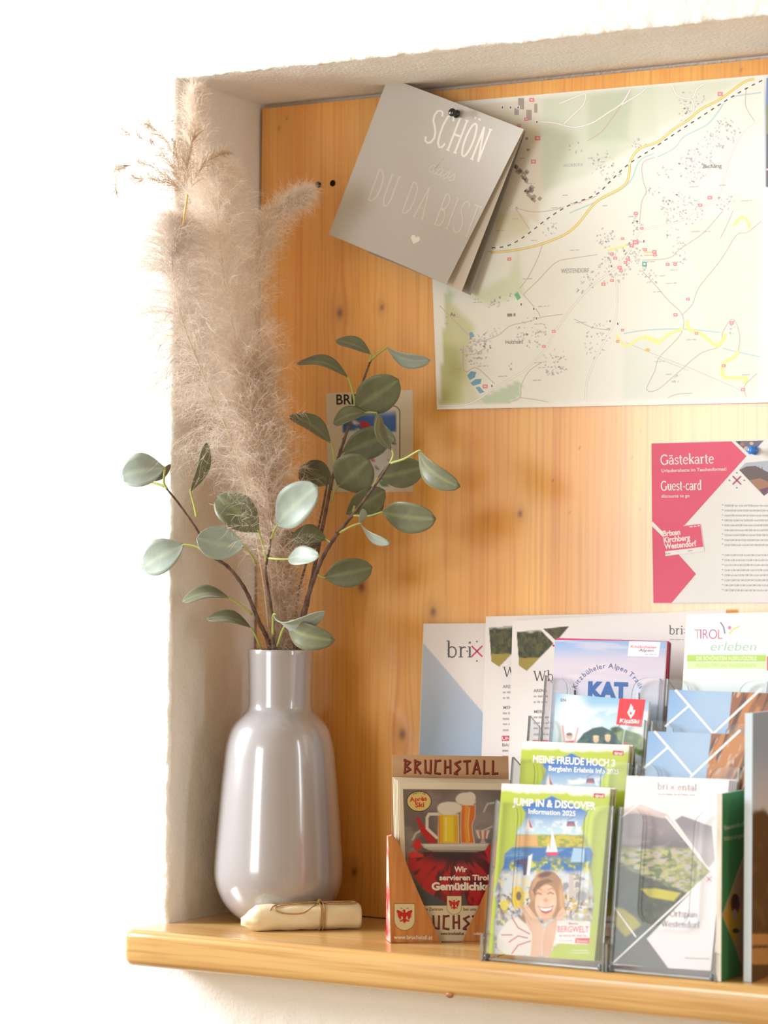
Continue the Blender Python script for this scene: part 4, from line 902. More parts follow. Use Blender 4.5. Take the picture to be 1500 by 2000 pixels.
    S.poly(g([(1160, 1549), (1181, 1550), (1180.5, 1559), (1159.5, 1558)]), (196, 40, 50)); S.text('tirol', *f(1162.5, 1557), 5.6*k, (252, 244, 240), 16*k, 2, .03)
    S.text(title, *f(1001, 1572.5), 13.5*k, (253, 253, 250), 163*k, 3, .035); S.text(sub, *f(1032, 1589), 9.5*k, (246, 250, 252), 92*k if len(sub) < 20 else 140*k, 3, .025)

def build_rack_brochures():
    # front tier, left rack
    pl = pocket_plane(0)
    S = Sheet(pl, [(980, 1530), (1192, 1539), (1161, 1877), (954, 1862)], 190, 300); lime_cover(S, 980, 1530, 1.0, 'JUMP IN & DISCOVER', 'Information 2025')
    b = brochure(S, 0, 'foremost lime green brochure with a laughing child resting chin in hands', thick=.0042)
    for j in (1, 2): copy_thing(b, np.array(b.location)-S.n*.0049*j+np.array([.0012*j, 0, .0004*j]), 'lime green brochure tucked behind the laughing child one, only its edges showing', 'lime green brochures in the front pocket of the left rack')
    # third tier from the back
    pl = pocket_plane(1)
    S = Sheet(pl, [(1020, 1447), (1229, 1455), (1200, 1790), (996, 1776)], 150, 200); lime_cover(S, 1020, 1447, .985, 'MEINE FREUDE HOCH 3', 'Bergbahn Erlebnis Info 2025')
    b = brochure(S, 1, 'lime green brochure in the second pocket, only its title and blue top showing', thick=.006)
    copy_thing(b, np.array(b.location)-S.n*.0068+np.array([.0015, 0, .0006]), 'lime green brochure tucked right behind the one in the second pocket of the left rack')
    # alpine lift brochure with the red flag
    pl = pocket_plane(2)
    S = Sheet(pl, [(1086, 1354), (1268, 1369), (1240, 1700), (1062, 1690)], 150, 200); S.fill((150, 206, 238)); S.grad(1350, (138, 196, 234), 1430, (214, 238, 248))
    S.blend(sstep(.5, .72, S.ns(46, 30, 5))*sstep(1372, 1400, S.PY), (250, 252, 253)); S.blend(S.mell(1118, 1400, 26, 46, 0, 18), (250, 252, 252))
    hill = [(1120, 1458), (1140, 1432), (1158, 1422), (1176, 1419), (1200, 1430), (1226, 1446), (1240, 1462), (1240, 1700), (1090, 1700)]
    hm = S.mpoly(hill, 1.2); photo_noise(S, hm, (52, 84, 92), (74, 110, 104), 9, 9, 7); hm = S.mpoly([(1194, 1424), (1216, 1424), (1250, 1434), (1262, 1446), (1258, 1480), (1220, 1460)], 1.6); photo_noise(S, hm, (96, 132, 74), (150, 170, 110), 8, 6, 8); S.blend(S.mell(1204, 1425, 12, 6, 0, 2), (50, 84, 50))
    for x, y in ((1164, 1444), (1187, 1442)): S.blend(S.mell(x, y, 5.5, 7, 0, 1), (240, 200, 172)); S.blend(S.mell(x, y-5, 6, 3, 0, 1), (236, 216, 170))
    S.blend(S.mell(1112, 1438, 7, 6, 0, 1), (226, 190, 170)); S.blend(S.mell(1112, 1434, 6, 3, 0, 1), (120, 110, 120)); S.blend(S.mpoly([(1100, 1448), (1124, 1446), (1128, 1470), (1098, 1470)], 1.5), (226, 70, 86)); S.blend(np.maximum(S.mline([(1103, 1450), (1099, 1418)], 3), S.mline([(1122, 1450), (1129, 1422)], 3)), (240, 170, 170)); S.blend(S.mell(1221, 1455, 7, 6, 0, 1), (196, 110, 100))
    S.text('EN', 1095, 1370, 5.4, (80, 116, 140), 10, 0, .02)
    S.poly([(1210, 1364), (1261, 1366.5), (1253, 1420), (1203.5, 1415)], (232, 28, 44))
    S.poly([(1232, 1374), (1237, 1382), (1236, 1387), (1241, 1386), (1239, 1394), (1232, 1404), (1225, 1392), (1229, 1384)], (252, 246, 246)); S.poly([(1232, 1389), (1234, 1393), (1232, 1397), (1230, 1393)], (232, 28, 44))
    S.text('KitzSki', 1210, 1411, 7.5, (252, 246, 246), 38, 3, .03, .12); S.lines([[(1223, 1412), (1214, 1462)]], 1.2, (226, 226, 230))
    b = brochure(S, 2, 'sky blue brochure with a red square and happy hikers in the third pocket', thick=.006)
    # top tier: trail brochures
    pl = pocket_plane(3)
    S = Sheet(pl, [(1084, 1250), (1302, 1252.5), (1282, 1600), (1064, 1590)], 130, 190); S.fill((188, 204, 232)); S.grad(1250, (142, 178, 228), 1300, (214, 204, 222)); S.grad(1300, (214, 204, 222), 1420, (190, 210, 236), sstep(1298, 1302, S.PY))
    S.blend(sstep(.5, .75, S.ns(90, 9, 12))*.5, (232, 218, 224))
    S.poly([(1229, 1252.5), (1290, 1254.5), (1286, 1283), (1226, 1281)], (250, 248, 250)); S.text('Kitzbüheler', 1232, 1265, 5, (210, 60, 110), 51, 2, .015, .1); S.text('Alpen', 1247, 1272.5, 5.4, (110, 60, 110), 29, 1, .015, .25); S.greek(1259, 1279, 24, 2, (190, 180, 196), 3)
    S.arc_text('Kitzbüheler Alpen Trails', 1187, 1372, 67, -68, 68, 9.5, (62, 88, 156), .006)
    S.text('KAT', 1148, 1362, 29, (38, 96, 172), 78, 1.5, .06)
    S.rect(1121, 1348, 1125, 1357, (44, 50, 90)); S.rect(1247, 1353, 1250, 1366, (44, 50, 90))
    b = brochure(S, 3, 'pale blue brochure with big blue capitals at the top of the left rack', thick=.0045)
    for j, (c, lab) in enumerate((((206, 40, 110), 'magenta edged brochure right behind the pale blue one at the top of the left rack'), ((52, 50, 72), 'dark navy brochure behind the magenta edged one in the top pocket'), ((150, 146, 164), 'greyish brochure at the very back of the top pocket in the left rack'))):
        S2 = Sheet((pl[0]-S.n*.0052*(j+1), pl[1]), [(1087+2*j, 1246+j*1.5), (1306+j*1.5, 1252+1.5*j), (1287+j*2, 1600), (1068+2*j, 1590)], 2, 2); S2.fill(c)
        t = thing('brochure', (S2.C[2]+S2.C[3])/2, lab, 'brochure'); S2.build('cover', M_GLOSS, t, .0006, c); mpg = mat('tinted_pages', tuple(lin(c)), .6, .3); S2.pages(t, .0006, .0044, .0004, mpg)

    # right rack, front tier
    pl = pocket_plane(0)
    S = Sheet(pl, [(1224, 1515), (1424, 1522.5), (1388, 1896), (1194, 1884)], 150, 240); S.fill((246, 240, 246))
    PH = S.mpoly([(1219, 1578), (1250, 1570), (1302, 1590), (1388, 1702), (1270, 1826), (1240, 1856), (1194, 1884), (1200, 1760), (1212, 1640)], .7)
    S.grad(1575, (236, 214, 212), 1592, (214, 196, 196), PH)
    mtn = S.mpoly([(1212, 1592), (1240, 1588), (1265, 1592), (1306, 1600), (1345, 1650), (1390, 1700), (1194, 1884), (1194, 1700)], 1.5)*PH; S.blend(mtn, (150, 138, 146)); S.blend(mtn*sstep(1612, 1660, S.PY), (112, 106, 112)); S.blend(mtn*sstep(.5, .7, S.ns(30, 12, 3))*.6, (176, 160, 150))
    val = PH*sstep(1658, 1668, S.PY+12*S.ns(26, 20, 4)); photo_noise(S, val, (150, 156, 96), (190, 186, 120), 14, 6, 5); S.blend(val*sstep(.5, .62, S.ns(9, 5, 6)), (190, 180, 176)); S.blend(val*sstep(.55, .68, S.ns(12, 5, 9)), (104, 120, 70))
    fg = PH*sstep(1690, 1698, S.PY-(S.PX-1210)*.42+8*S.ns(14, 14, 7)); photo_noise(S, fg, (66, 70, 56), (84, 86, 62), 10, 8, 8); S.blend(S.mpoly([(1252, 1736), (1280, 1735), (1330, 1744), (1316, 1760), (1268, 1752)], 1.6)*PH, (196, 188, 44)); S.blend(S.mpoly([(1198, 1770), (1218, 1776), (1238, 1790), (1252, 1806), (1222, 1830), (1200, 1806)], 3)*PH, (176, 166, 50))
    S.poly([(1195, 1882), (1256, 1824), (1306, 1892)], (96, 92, 76))
    up_ = S.mpoly([(1318, 1602), (1332, 1593), (1352, 1600), (1390, 1614), (1396, 1680), (1384, 1694)], .8); S.blend(up_, (146, 136, 146)); S.blend(up_*sstep(1612, 1660, S.PY), (196, 184, 190))
    S.lines([[(1300, 1594), (1386, 1700)]], 3.2, (250, 248, 250)); S.lines([[(1388, 1704), (1196, 1882)]], 3.4, (250, 248, 250)); S.lines([[(1200, 1772), (1242, 1830)]], 3, (250, 248, 250)); S.lines([[(1214, 1596), (1262, 1560)]], 3, (250, 248, 250))
    S.strokes(SERIF, 'bri', 1284, 1542, 17, (150, 140, 152), 1.0); xlogo(S, 1313.5, 1538, 5.2); S.strokes(SERIF, 'ental', 1324, 1543.5, 17, (150, 140, 152), .98, 1.5); S.greek(1285, 1552, 76, 2.2, (196, 186, 196), 4, 1.5)
    xlogo(S, 1385, 1717, 8)
    S.strokes(SERIF, 'Ortsplan', 1308, 1790, 17, (140, 130, 136), .82, 2); S.strokes(SERIF, 'Westendorf', 1291, 1810, 17, (140, 130, 136), .86, 2); S.greek(1338, 1872, 50, 2.6, (190, 182, 188), 9, 2)
    b = brochure(S, 0, 'foremost white folder with a green valley picture in the right rack', thick=.0034)
    for j in (1, 2, 3): copy_thing(b, np.array(b.location)-S.n*.0041*j+np.array([.0012*j, 0, .0004*j]), 'white folder tucked behind the foremost green valley folder, only its edges showing', 'white valley folders in the front pocket of the right rack')
    # sky and timber covers
    def timber(pl, q, label):
        S = Sheet(pl, q, 170, 150); x0, y0 = q[0]; S.fill((150, 190, 232)); S.grad(y0, (132, 178, 230), y0+110, (170, 200, 234)); S.blend(S.mell(x0+95, y0+16, 60, 60, 0, 40)*.6, (190, 212, 236))
        X, Y = S.PX, S.PY; tm = S.mpoly([(x0+125, y0-12), (x0+320, y0-12), (x0+320, y0+300), (x0+70, y0+300), (x0+112, y0+104)], .8)
        S.blend(tm, (150, 88, 46)); u = (X-x0)+(Y-y0)*.42; S.blend(tm*sstep(.45, .55, fbm(u/13, Y/90, 5, 3)), (196, 124, 58)); S.blend(tm*sstep(.56, .62, fbm(u/9, Y/70, 9, 3)), (92, 56, 36)); S.blend(tm*sstep(.64, .7, fbm(u/7, Y/26, 15, 3)), (206, 176, 146))
        wl_ = (250, 250, 252)
        S.lines([[(x0+12, y0), (x0+88, y0+88)], ], 4.6, wl_); S.lines([[(x0+82, y0+90), (x0+180, y0-2)]], 4.6, wl_); S.lines([[(x0-8, y0+72), (x0+38, y0+32)]], 4.2, wl_)
        return brochure(S, 0, label, thick=.006)
    timber(pocket_plane(1), [(1266, 1428), (1465, 1435), (1437, 1770), (1240, 1760)], 'blue sky and brown timber brochure in the second pocket of the right rack')
    timber(pocket_plane(2), [(1307, 1347), (1505, 1354), (1479, 1700), (1282, 1690)], 'upper of the two blue sky and timber brochures in the right rack')
    # the white one with the green band
    S = Sheet(pocket_plane(3), [(1341, 1200), (1540, 1194), (1516, 1600), (1318, 1590)], 60, 60); S.fill((248, 248, 250)); S.grad(1300, (248, 248, 250), 1360, (222, 238, 246), sstep(1298, 1302, S.PY))
    for i, (ch, c) in enumerate(zip('TIROL', ((214, 130, 170), (200, 90, 160), (190, 70, 150), (170, 60, 150), (214, 90, 110)))): S.text(ch, (1356, 1367.5, 1373, 1384.5, 1402.5)[i], 1248, 19, c, (12, 2.4, 10, 16, 8.5)[i], 0, -.012)
    S.text('erleben', 1387, 1271, 17.5, (140, 206, 180), 88, 0, -.014, .22)
    S.lines([[(1407, 1215), (1413, 1224), (1416, 1238)]], 2.8, (150, 130, 190)); S.ell(1425, 1226, 3.4, 3.4, (226, 130, 190)); S.lines([[(1424, 1238), (1432, 1229), (1444, 1223)]], 2.6, (244, 226, 130))
    S.poly([(1342, 1279), (1496, 1279), (1496, 1292), (1342, 1292)], (186, 222, 100)); S.poly([(1342, 1293), (1496, 1293), (1496, 1306), (1342, 1306)], (222, 240, 182))
    S.text('DIE SCHÖNSTEN AUSFLUGSZIELE', 1360, 1289.5, 7.5, (244, 250, 230), 118, 0, .012); S.text('FREIZEIT-TIPPS UND WANDERUNGEN', 1360, 1303, 7, (196, 226, 120), 116, 0, .006); S.rect(1498, 1282, 1532, 1310, (214, 80, 110))
    brochure(S, 3, 'white brochure with colourful thin lettering and light green band, top of right rack', thick=.006)
build_rack_brochures()

# ------------------------------------------------------------------ vase
VX, VY = .1035, .0905
def build_vase():
    k = .000632; y0 = 1803
    prof = [(1272, 64.5), (1300, 63.5), (1340, 62.5), (1366, 62), (1380, 62.5), (1388, 65), (1394, 70), (1402, 78), (1412, 87), (1424, 95), (1440, 101), (1464, 106.5), (1500, 110.5), (1540, 114.5), (1590, 118.5), (1640, 122.5), (1680, 125.5), (1700, 126.3), (1718, 125.5), (1736, 121.5), (1752, 115), (1768, 106), (1782, 94), (1794, 80), (1800, 70), (1803, 62)]
    P = [(.0, y0-1803+.0)]+[(r*k, (y0-y)*k) for y, r in reversed(prof)]
    P = [(.0001, .0006), (.034, .0006), (.0375, .0)]+P[1:]
    sp = [tuple(q) for q in spline(P[2:], 90)]
    rim = sp[-1]
    inner = [(rim[0]-.0006, rim[1]+.0014), (rim[0]-.0018, rim[1]+.0016), (rim[0]-.0032, rim[1]+.0004), (rim[0]-.0036, rim[1]-.01), (rim[0]-.0045, rim[1]-.06), (rim[0]+.004, rim[1]-.085), (.055, .18), (.06, .08), (.04, .02), (.0001, .016)]
    mb = MB(); mb.lathe(P[:2]+sp+inner, (VX, VY, 0), (0, 0, 1), 96)
    m = mat('pearl_grey_glaze', (.36, .345, .365), .24, .7); b = bsdf(m)
    b.inputs['Coat Weight'].default_value = 1; b.inputs['Coat Roughness'].default_value = .11; b.inputs['Coat IOR'].default_value = 1.65
    o = mb.build('vase', [m], None, True); o.data.set_sharp_from_angle(angle=R(50))
    tag(o, 'tall pearl grey bottle vase holding pampas grass and eucalyptus on the shelf', 'vase')
build_vase()

# ------------------------------------------------------------------ pampas grass
def translucent(name, c, t=.45, rough=.6, spec=.2):
    m = mat(name, c, rough, spec); nt = m.node_tree; out = nt.nodes['Material Output']
    tr = N(m, 'ShaderNodeBsdfTranslucent'); tr.inputs[0].default_value = (*c, 1); mx = N(m, 'ShaderNodeMixShader'); mx.inputs[0].default_value = t
    L(m, bsdf(m).outputs[0], mx.inputs[1]); L(m, tr.outputs[0], mx.inputs[2]); L(m, mx.outputs[0], out.inputs[0]); return m
M_HAIR = translucent('pampas_hair', (.88, .79, .70), .42)
M_HAIR2 = translucent('pampas_hair_tan', (.42, .28, .16), .25)
M_HAIR4 = translucent('pampas_hair_grey', (.70, .615, .535), .35)
M_HAIR3 = translucent('pampas_hair_shaded', (.76, .63, .51), .35)  # browner copy of the plume hair, shade inside the bunch put into its colour
M_STALK = mat('pampas_stalk', (.62, .48, .32), .6, .3)

def plume_mesh(name, spine, t0, t1, nb, blen, nh, hlen, spread, droop, seed, parent, m, hw=.00027, twig=True, bias=.95):
    rng = np.random.default_rng(seed); SPn = len(spine); V = []; F = []; n0 = 0
    cum = np.linspace(0, 1, SPn)
    def ev(t):
        return np.stack([np.interp(t, cum, spine[:, i]) for i in range(3)], -1)
    t = t0+(t1-t0)*rng.random(nb)**bias; base = ev(t); tan = ev(np.minimum(t+.02, 1))-ev(np.maximum(t-.02, 0)); tan /= np.linalg.norm(tan, axis=1, keepdims=True)
    rnd = rng.normal(size=(nb, 3)); per = rnd-tan*np.sum(rnd*tan, 1, keepdims=True); per /= np.linalg.norm(per, axis=1, keepdims=True)
    env = blen((t-t0)/(t1-t0))*rng.uniform(.6, 1.12, nb); ang = rng.uniform(.45, 1.0, nb)*spread
    d = tan*np.cos(ang)[:, None]+per*np.sin(ang)[:, None]; g = np.array([0, 0, -1.0])
    S = np.linspace(0, 1, 5)
    curve = base[:, None]+d[:, None]*(env[:, None]*S)[..., None]+g*(droop*(env[:, None]*S)**2/.1)[..., None]+per[:, None]*(.15*env[:, None]*S**2)[..., None]   # nb,5,3
    view = FW
    def ribbons(C, w):   # C: n,k,3 ; w: n,k
        nonlocal n0
        n, k = C.shape[:2]; T = np.gradient(C, axis=1); s = np.cross(T, rng.normal(size=(n, 1, 3))+view*.6); s /= np.linalg.norm(s, axis=2, keepdims=True)+1e-9
        A = C+s*w[..., None]/2; B = C-s*w[..., None]/2
        vs = np.stack([A, B], 2).reshape(-1, 3); idx = (np.arange(n)[:, None]*k+np.arange(k-1)[None])*2
        f = np.stack([idx, idx+1, idx+3, idx+2], -1).reshape(-1, 4)+n0
        V.append(vs); F.append(f); n0 += len(vs)
    if twig: ribbons(curve, np.repeat(np.linspace(.0005, .0002, 5)[None], nb, 0))
    # hairs
    bi = np.repeat(np.arange(nb), nh); u = rng.uniform(.1, 1, nb*nh); iu = u*4; i0 = np.clip(iu.astype(int), 0, 3); fr = (iu-i0)[:, None]
    p0 = curve[bi, i0]*(1-fr)+curve[bi, i0+1]*fr; td = curve[bi, i0+1]-curve[bi, i0]; td /= np.linalg.norm(td, axis=1, keepdims=True)
    hd = td+rng.normal(size=td.shape)*.6; hd /= np.linalg.norm(hd, axis=1, keepdims=True)
    hl = hlen*rng.uniform(.5, 1.3, nb*nh); cv = rng.normal(size=td.shape)*.5+np.array([0, 0, -.2])
    s3 = np.array([0, .4, .75, 1.0]); C = p0[:, None]+hd[:, None]*(hl[:, None]*s3)[..., None]+cv[:, None]*(hl[:, None]*s3**2)[..., None]
    ribbons(C, np.repeat(np.array([hw, hw*.9, hw*.6, hw*.25])[None], nb*nh, 0))
    V = np.concatenate(V); F = np.concatenate(F)
    inw = (V[:, 0] < .004) & (V[:, 1] > -.005); fr_ = inw & (V[:, 1] < .03); V[fr_, 1] = -.0055-.004*rng.random(fr_.sum()); sd_ = inw & ~fr_; V[sd_, 0] = .0045+.003*rng.random(sd_.sum()); V[:, 1] = np.minimum(V[:, 1], D-.004)
    off = np.array(parent.location); me = bpy.data.meshes.new(name); V = V-off
    me.vertices.add(len(V)); me.vertices.foreach_set('co', V.ravel()); me.loops.add(F.size); me.loops.foreach_set('vertex_index', F.ravel().astype(np.int32))
    me.polygons.add(len(F)); me.polygons.foreach_set('loop_start', np.arange(0, F.size, 4, dtype=np.int32)); me.update(calc_edges=True); me.validate()
    return link(name, me, [m], parent)

def pampas(pts, t0, nb, blen, nh, hlen, spread, droop, seed, label, m=None, stalk_w=.0012):
    sp = spline([at(x, y, Y) for x, y, Y in pts], 60)
    t = thing('dried_pampas', sp[0], label, 'pampas grass', 'pampas grass stems in the grey vase')
    mb = MB(); mb.tube(sp, list(np.linspace(stalk_w, .0005, len(sp))), 6); mb.build('stalk', [M_STALK], t, True)
    plume_mesh('plume', sp, t0, .995, nb, blen, nh, hlen, spread, droop, seed, t, m or M_HAIR)
    return t
def env1(a, b): return lambda u: a*np.sin(np.pi*np.clip(u*.80+.16, 0, 1))**.8+b*(1-u)
pampas([(540, 1385, .088), (532, 1150, .075), (500, 930, .045), (440, 700, .02), (398, 480, .008), (382, 300, .003), (380, 172, .0)], .40, 560, env1(.044, .022), 30, .0125, .62, .15, 11, 'tallest pampas plume rising straight up beside the niche corner')
pampas([(548, 1385, .090), (545, 1160, .080), (520, 960, .05), (476, 740, .02), (440, 560, .005), (425, 420, -.005), (420, 320, -.015)], .20, 900, env1(.075, .025), 30, .014, .85, .45, 12, 'broad dense pampas plume in the middle of the bunch')
pampas([(556, 1385, .092), (560, 1180, .090), (545, 980, .075), (515, 760, .06), (498, 580, .05), (514, 470, .05), (552, 406, .055), (604, 374, .065)], .26, 600, env1(.034, .026), 30, .011, .62, .5, 13, 'pampas plume arching to the right over the wooden panel')
pampas([(534, 1385, .086), (516, 1150, .065), (472, 920, .03), (408, 760, -.02), (364, 650, -.045), (342, 570, -.055), (336, 490, -.055), (345, 430, -.05)], .27, 640, env1(.074, .03), 30, .0145, .95, .8, 14, 'pampas plume leaning left across the edge of the white wall', M_HAIR4)
pampas([(552, 1385, .094), (554, 1250, .094), (548, 1130, .085), (524, 960, .065), (500, 830, .05), (490, 720, .04)], .10, 1500, lambda u: .034+.040*u*(1.1-u*.6), 28, .012, .8, .35, 15, 'short shade-toned pampas plume low in the bunch behind the leaves', M_HAIR3)
def pampas_sprig():
    sp = spline([at(357, 442, -.062), at(361, 415, -.063), at(366, 380, -.064)], 16); t = thing('pampas_sprig', sp[0], 'loose feathery sprig with a bare yellow stalk end caught on top of the plumes', 'pampas grass')
    mb = MB(); mb.tube(sp, list(np.linspace(.0011, .0014, len(sp))), 8); mb.build('stalk', [mat('yellow_stalk', (.80, .52, .12), .4, .4)], t, True)
    for i, pts in enumerate(([(366, 382), (340, 330), (300, 285), (240, 256)], [(365, 384), (325, 345), (285, 322), (236, 330), (226, 372)], [(366, 380), (350, 320), (320, 270), (290, 244)], [(367, 380), (366, 330), (372, 290), (382, 250)], [(368, 380), (385, 340), (410, 312), (432, 300)], [(366, 382), (332, 360), (300, 352), (262, 348)])):
        s2 = spline([at(x, y, -.064+.004*math.sin(j+i)) for j, (x, y) in enumerate(pts)], 24)
        mbt = None
        plume_mesh('branch', s2, .1, .99, 60, lambda u: .026*(1-.45*u), 10, .008, .5, .35, 30+i, t, M_HAIR2, .00027)
pampas_sprig()

# ------------------------------------------------------------------ eucalyptus
def leaf_material(name, c, pale):
    m = translucent(name, c, .16, .42, .35); nt = m.node_tree; b = bsdf(m)
    at_ = N(m, 'ShaderNodeAttribute'); at_.attribute_name = 'Col'
    n = N(m, 'ShaderNodeTexNoise'); n.inputs['Scale'].default_value = 60; n.inputs['Detail'].default_value = 3; tcn = N(m, 'ShaderNodeTexCoord'); L(m, tcn.outputs['Object'], n.inputs['Vector'])
    r = N(m, 'ShaderNodeValToRGB'); e = r.color_ramp.elements; e[0].position = .3; e[0].color = (*[x*.82 for x in c], 1); e[1].position = .7; e[1].color = (*c, 1); L(m, n.outputs[0], r.inputs[0])
    mx = N(m, 'ShaderNodeMixRGB'); mx.inputs[2].default_value = (*pale, 1); L(m, at_.outputs['Fac'], mx.inputs[0]); L(m, r.outputs[0], mx.inputs[1]); L(m, mx.outputs[0], b.inputs['Base Color'])
    b.inputs['Sheen Weight'].default_value = .25; return m
M_LEAF = leaf_material('eucalyptus_leaf', (.165, .175, .100), (.25, .28, .14))
M_LEAFP = leaf_material('eucalyptus_leaf_lit', (.36, .43, .38), (.46, .53, .42))  # paler copy of the leaf, daylight glare put into its colour
M_TWIG = mat_noisy('eucalyptus_bark', (.075, .040, .030), (.20, .125, .10), 120, .7, .3, (1, 1, .4), .0006, 260)
M_GREEN = mat('green_leaf_stalk', (.40, .44, .12), .45, .4)

PROF = np.array([[0, .02], [.06, .20], [.16, .52], [.3, .82], [.45, .98], [.58, 1.0], [.72, .92], [.84, .74], [.93, .48], [.98, .22], [1, .02]])
def leaf(parent, bx, by, bY, tx, ty, tY, wpx, turn=0, cup=.12, sag=.12, m=None, stalk=None):
    """blade from base to tip (photo points with depths); wpx apparent width, turn degrees about the midrib"""
    m = m or M_LEAF; b = at(bx, by, bY); t = at(tx, ty, tY); a = t-b; ln = np.linalg.norm(a); a = a/ln
    v = nrm((b+t)/2-CAM); s0 = nrm(np.cross(a, v)); n0 = nrm(np.cross(s0, a))
    if n0@v > 0: n0 = -n0
    w = wpx*.000615/max(.2, math.cos(R(turn)))/2; s = s0*math.cos(R(turn))+n0*math.sin(R(turn)); n = nrm(np.cross(a, s)); n = n if n@n0 > 0 or abs(turn) > 80 else -n
    us = np.linspace(0, 1, 17); hw = np.interp(us, PROF[:, 0], PROF[:, 1])*w; K = 9; V = []; C = []
    for i, u in enumerate(us):
        c = b+a*ln*u+n*ln*sag*(math.sin(math.pi*u)-.25*u)
        for j in range(K):
            q = -1+2*j/(K-1); V.append(c+s*hw[i]*q+n*(cup*w*(q*q-.35)*math.sin(math.pi*min(1, u*.9+.1))+.02*w*math.sin(u*9+q*3)))
            vein = math.exp(-(q/.07)**2)+.35*max(0, math.cos((u*6-abs(q)*1.6)*2*math.pi)-.82)/.18*(abs(q) < .9)
            C.append(min(1, vein*.75+.3*(abs(q) > .97)))
    F = [(i*K+j, i*K+j+1, (i+1)*K+j+1, (i+1)*K+j) for i in range(len(us)-1) for j in range(K-1)]
    o = mesh_obj('leaf', V, F, [m, M_GREEN], parent, np.repeat(np.array(C)[:, None], 3, 1), True)
    md = o.modifiers.new('thickness', 'SOLIDIFY'); md.thickness = .0007; md.offset = 0
    if stalk:
        pts = [at(*q) for q in stalk]+[b, b+a*ln*.06]; sp = spline(pts, 14); mb = MB(); mb.tube(sp, list(np.linspace(.0017, .0009, 14)), 8); mb.build('leaf_stalk', [M_GREEN], o, True)
    return o
def branch(label, stems, r0=.0030):
    sps = [spline([at(*q) for q in st], 10*len(st)) for st in stems]; t = thing('eucalyptus_branch', sps[0][0], label, 'eucalyptus branch', 'eucalyptus branches in the grey vase')
    rnd = random.Random(len(stems)*7+int(stems[0][0][0]))
    for i, sp in enumerate(sps):
        n = len(sp); r = np.linspace(r0 if i == 0 else r0*.62, r0*.38, n)*(1+.10*np.sin(np.arange(n)*1.7)); mb = MB(); mb.tube(sp, list(r), 9)
        for j in range(4, n-3, 4):   # leaf scars
            d = nrm(np.array([rnd.uniform(-1, 1), rnd.uniform(-1, .2), rnd.uniform(-.3, .6)])); mb.tube([sp[j], sp[j]+d*r[j]*1.5], [r[j]*.6, r[j]*.35], 6)
        mb.build('stem', [M_TWIG], t, True)
    return t
